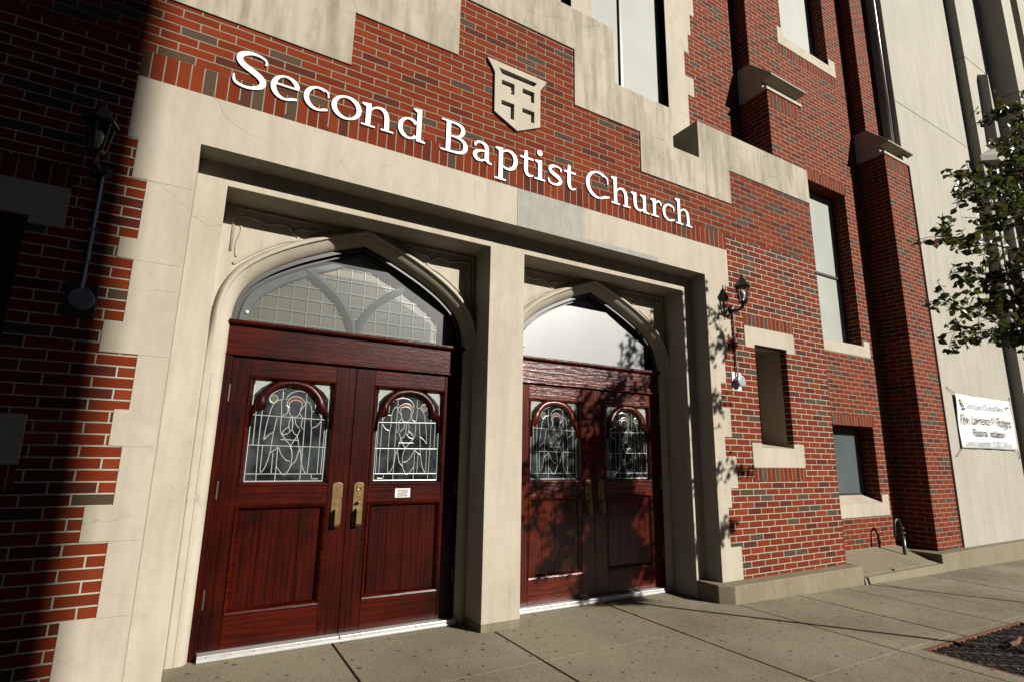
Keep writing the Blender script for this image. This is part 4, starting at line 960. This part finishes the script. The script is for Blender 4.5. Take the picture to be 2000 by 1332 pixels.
TR = thing('street_tree', 'young street tree with small dark green leaves before the pale stone wall', 'tree', (6.10, 1.66, gz(6.1)))
trunk = catmull([(6.10, 1.66, -1.52), (6.02, 1.55, -.9), (5.86, 1.30, .3), (5.90, 1.25, 1.2), (6.05, 1.28, 2.2), (6.15, 1.25, 3.3)], 6)
mb = MB(); mb.tube(trunk, [.030 - .020 * i / (len(trunk) - 1) for i in range(len(trunk))], 9); mb.build('trunk', 'bark', TR, smooth=True)
rnd = random.Random(11)
tips = [((5.4, .75, 1.25), 2.2), ((5.8, .7, 1.0), 2.2), ((6.1, .55, 1.5), 2.2), ((5.6, .85, 1.75), 2.0), ((6.3, .75, 2.0), 2.0), ((6.6, .7, 1.4), 2.2), ((6.0, .8, 2.35), 1.6), ((6.75, .5, 1.9), 2.0), ((5.9, .4, 1.9), 1.8), ((6.4, .35, 1.1), 2.0),
        ((4.55, 1.66, 1.62), 1.0), ((4.85, 1.55, 1.95), 1.1), ((4.60, 1.70, 1.15), .6), ((4.95, 1.78, .98), .7), ((5.10, 1.70, 1.45), 1.6), ((5.35, 1.60, 1.9), 1.8), ((5.45, 1.75, 1.25), 1.8), ((5.60, 1.68, 1.05), 1.2),
        ((5.62, 1.6, 2.35), 1.2), ((6.2, 1.70, 3.2), .5), ((6.45, 1.7, 3.0), .5), ((5.9, 1.55, 2.6), .9), ((5.75, 1.25, 1.6), 2.0), ((6.2, .9, 1.5), 2.2), ((6.5, .6, 1.7), 2.2), ((6.7, .35, 2.1), 1.8), ((6.6, .45, 1.25), 2.2), ((6.15, .45, 1.05), 1.6), ((6.9, .3, 1.6), 1.6),
        ((6.3, 1.5, 1.8), 1.6), ((6.7, 1.2, 2.3), 1.6), ((6.9, 1.3, 2.9), 1.6), ((6.35, .75, .85), 1.6), ((6.95, .8, 1.2), 1.6), ((6.6, 1.05, .95), 1.4), ((6.15, 1.0, 2.1), 1.2), ((5.95, 1.45, 1.35), 1.6), ((7.2, 1.0, 1.7), 1.2), ((6.5, .1, 1.5), 1.0), ((5.05, 1.6, 2.1), .6), ((5.25, 1.7, 2.3), .5)]
mb = MB(); lf = MB(); tw = MB()
def leaf(p, sz):
    d = Vector((rnd.gauss(0, 1), rnd.gauss(0, 1), rnd.gauss(-.55, .7))).normalized(); n_ = d.cross(Vector((rnd.gauss(0, 1), rnd.gauss(0, 1), rnd.gauss(0, .6)))).normalized(); u = d.cross(n_)
    p = Vector(p); w_ = sz * rnd.uniform(.30, .40); fold = n_ * sz * .10; curl = n_ * (-sz * .14)
    a, m1, m2, e = p, p + d * sz * .35, p + d * sz * .72 + curl * .4, p + d * sz + curl
    lf.add([a, m1 + u * w_ + fold, m2 + u * w_ * .72 + fold, e, m2 - u * w_ * .72 + fold, m1 - u * w_ + fold, m1, m2], [(0, 6, 1), (6, 7, 2, 1), (7, 3, 2), (0, 5, 6), (6, 5, 4, 7), (7, 4, 3)])
cnt = 0
for (tip, dens) in tips:
    tip = Vector(tip); k = min(range(len(trunk)), key=lambda i: abs(trunk[i][2] - (tip.z - .55 * (tip - Vector(trunk[i])).length * .6)))
    b0 = Vector(trunk[max(k, 12)]); midp = b0.lerp(tip, .5) + Vector((rnd.uniform(-.1, .1), rnd.uniform(-.1, .1), .10))
    P_ = catmull([tuple(b0), tuple(midp), tuple(tip)], 8)
    mb.tube(P_, [.011 - .0085 * i / (len(P_) - 1) for i in range(len(P_))], 6)
    for i, p in enumerate(P_):
        f = i / (len(P_) - 1)
        if f < .25: continue
        for _ in range(int(3 + (3.4 if tip.y < .95 else 1.6) * dens)):
            L_ = rnd.uniform(.08, .30) * (1.05 - .45 * f)
            q = Vector(p) + Vector((rnd.gauss(0, 1), rnd.gauss(0, 1), rnd.gauss(-.1, .8))).normalized() * L_
            m_ = Vector(p).lerp(q, .5) + Vector((0, 0, .015)); tw.tube([p, tuple(m_), tuple(q)], .0022, 4)
            for _ in range(rnd.randint(3, 5)):
                leaf(Vector(p).lerp(q, rnd.uniform(.45, 1.05)), rnd.uniform(.042, .074)); cnt += 1
mb.each('branch', 'bark', TR, smooth=True)
lf.mi = 1; lf.add(tw.v, tw.f); lf.build('crown', ['leaf', 'bark'], TR)
print('leaves', cnt)

# ---------------------------------------------------------------- unseen street things that throw shadows in, then blocks added against sky light
o = MB(); o.tube([(8.55, 1.7, -1.55), (8.58, 1.68, .55)], .022, 10); o.lathe((8.58, 1.68, .55), [(.026, 0), (.026, .02), (.01, .035)], 10)
o = o.build('sign_post', 'galvanised'); tag(o, 'bare galvanised sign post standing in the sidewalk outside the right edge', 'post')
OB = thing('office_building', 'tall dark brick building across the street behind the camera', 'building', (-6, -14, -1.6))
mb = MB(); mb.box(-34, 9.12, -26, -12.0, -1.6, 26); mb.build('facade', 'opposite_brick', OB)
mb = MB()
for i in range(14):
    for j in range(7): mb.box(-33 + i * 3.0, -31.4 + i * 3.0, -12.0, -11.96, 0 + j * 3.5, 2.0 + j * 3.5)
mb.each('window', 'grey_pane', OB)
OD = thing('added_tower', 'tall dark brick tower added far right behind the camera to block sky light', 'building', (45, -20, -1.6))  # unseen tower added to close off sky light on the right
mb = MB(); mb.box(29.5, 75, -16, -12.0, -1.6, 30); mb.build('facade', 'opposite_brick', OD)
OE = thing('added_far_block', 'dark block added far behind the camera to block sky light', 'building', (18, -50, -1.6))  # unseen block added to darken the sky fill beyond the gap
mb = MB(); mb.box(-10, 60, -80, -60.0, -1.6, 22); mb.build('facade', 'opposite_brick', OE)
OC = thing('added_low_block', 'low brick block added across the street behind the camera to block sky light', 'building', (24, -18, -1.6))  # unseen low block added to cut sky light below the sun's path
mb = MB(); mb.box(9.6, 30, -30, -13.5, -1.6, 5.6); mb.build('facade', 'opposite_brick', OC)
mb = MB()
for i in range(9): mb.box(10.5 + i * 2.1, 12 + i * 2.1, -13.5, -13.45, -1.0, 1.8)
mb.each('added_block_window', 'grey_pane', OC)
for o in bpy.data.objects:
    if 'wpos' in o: del o['wpos']
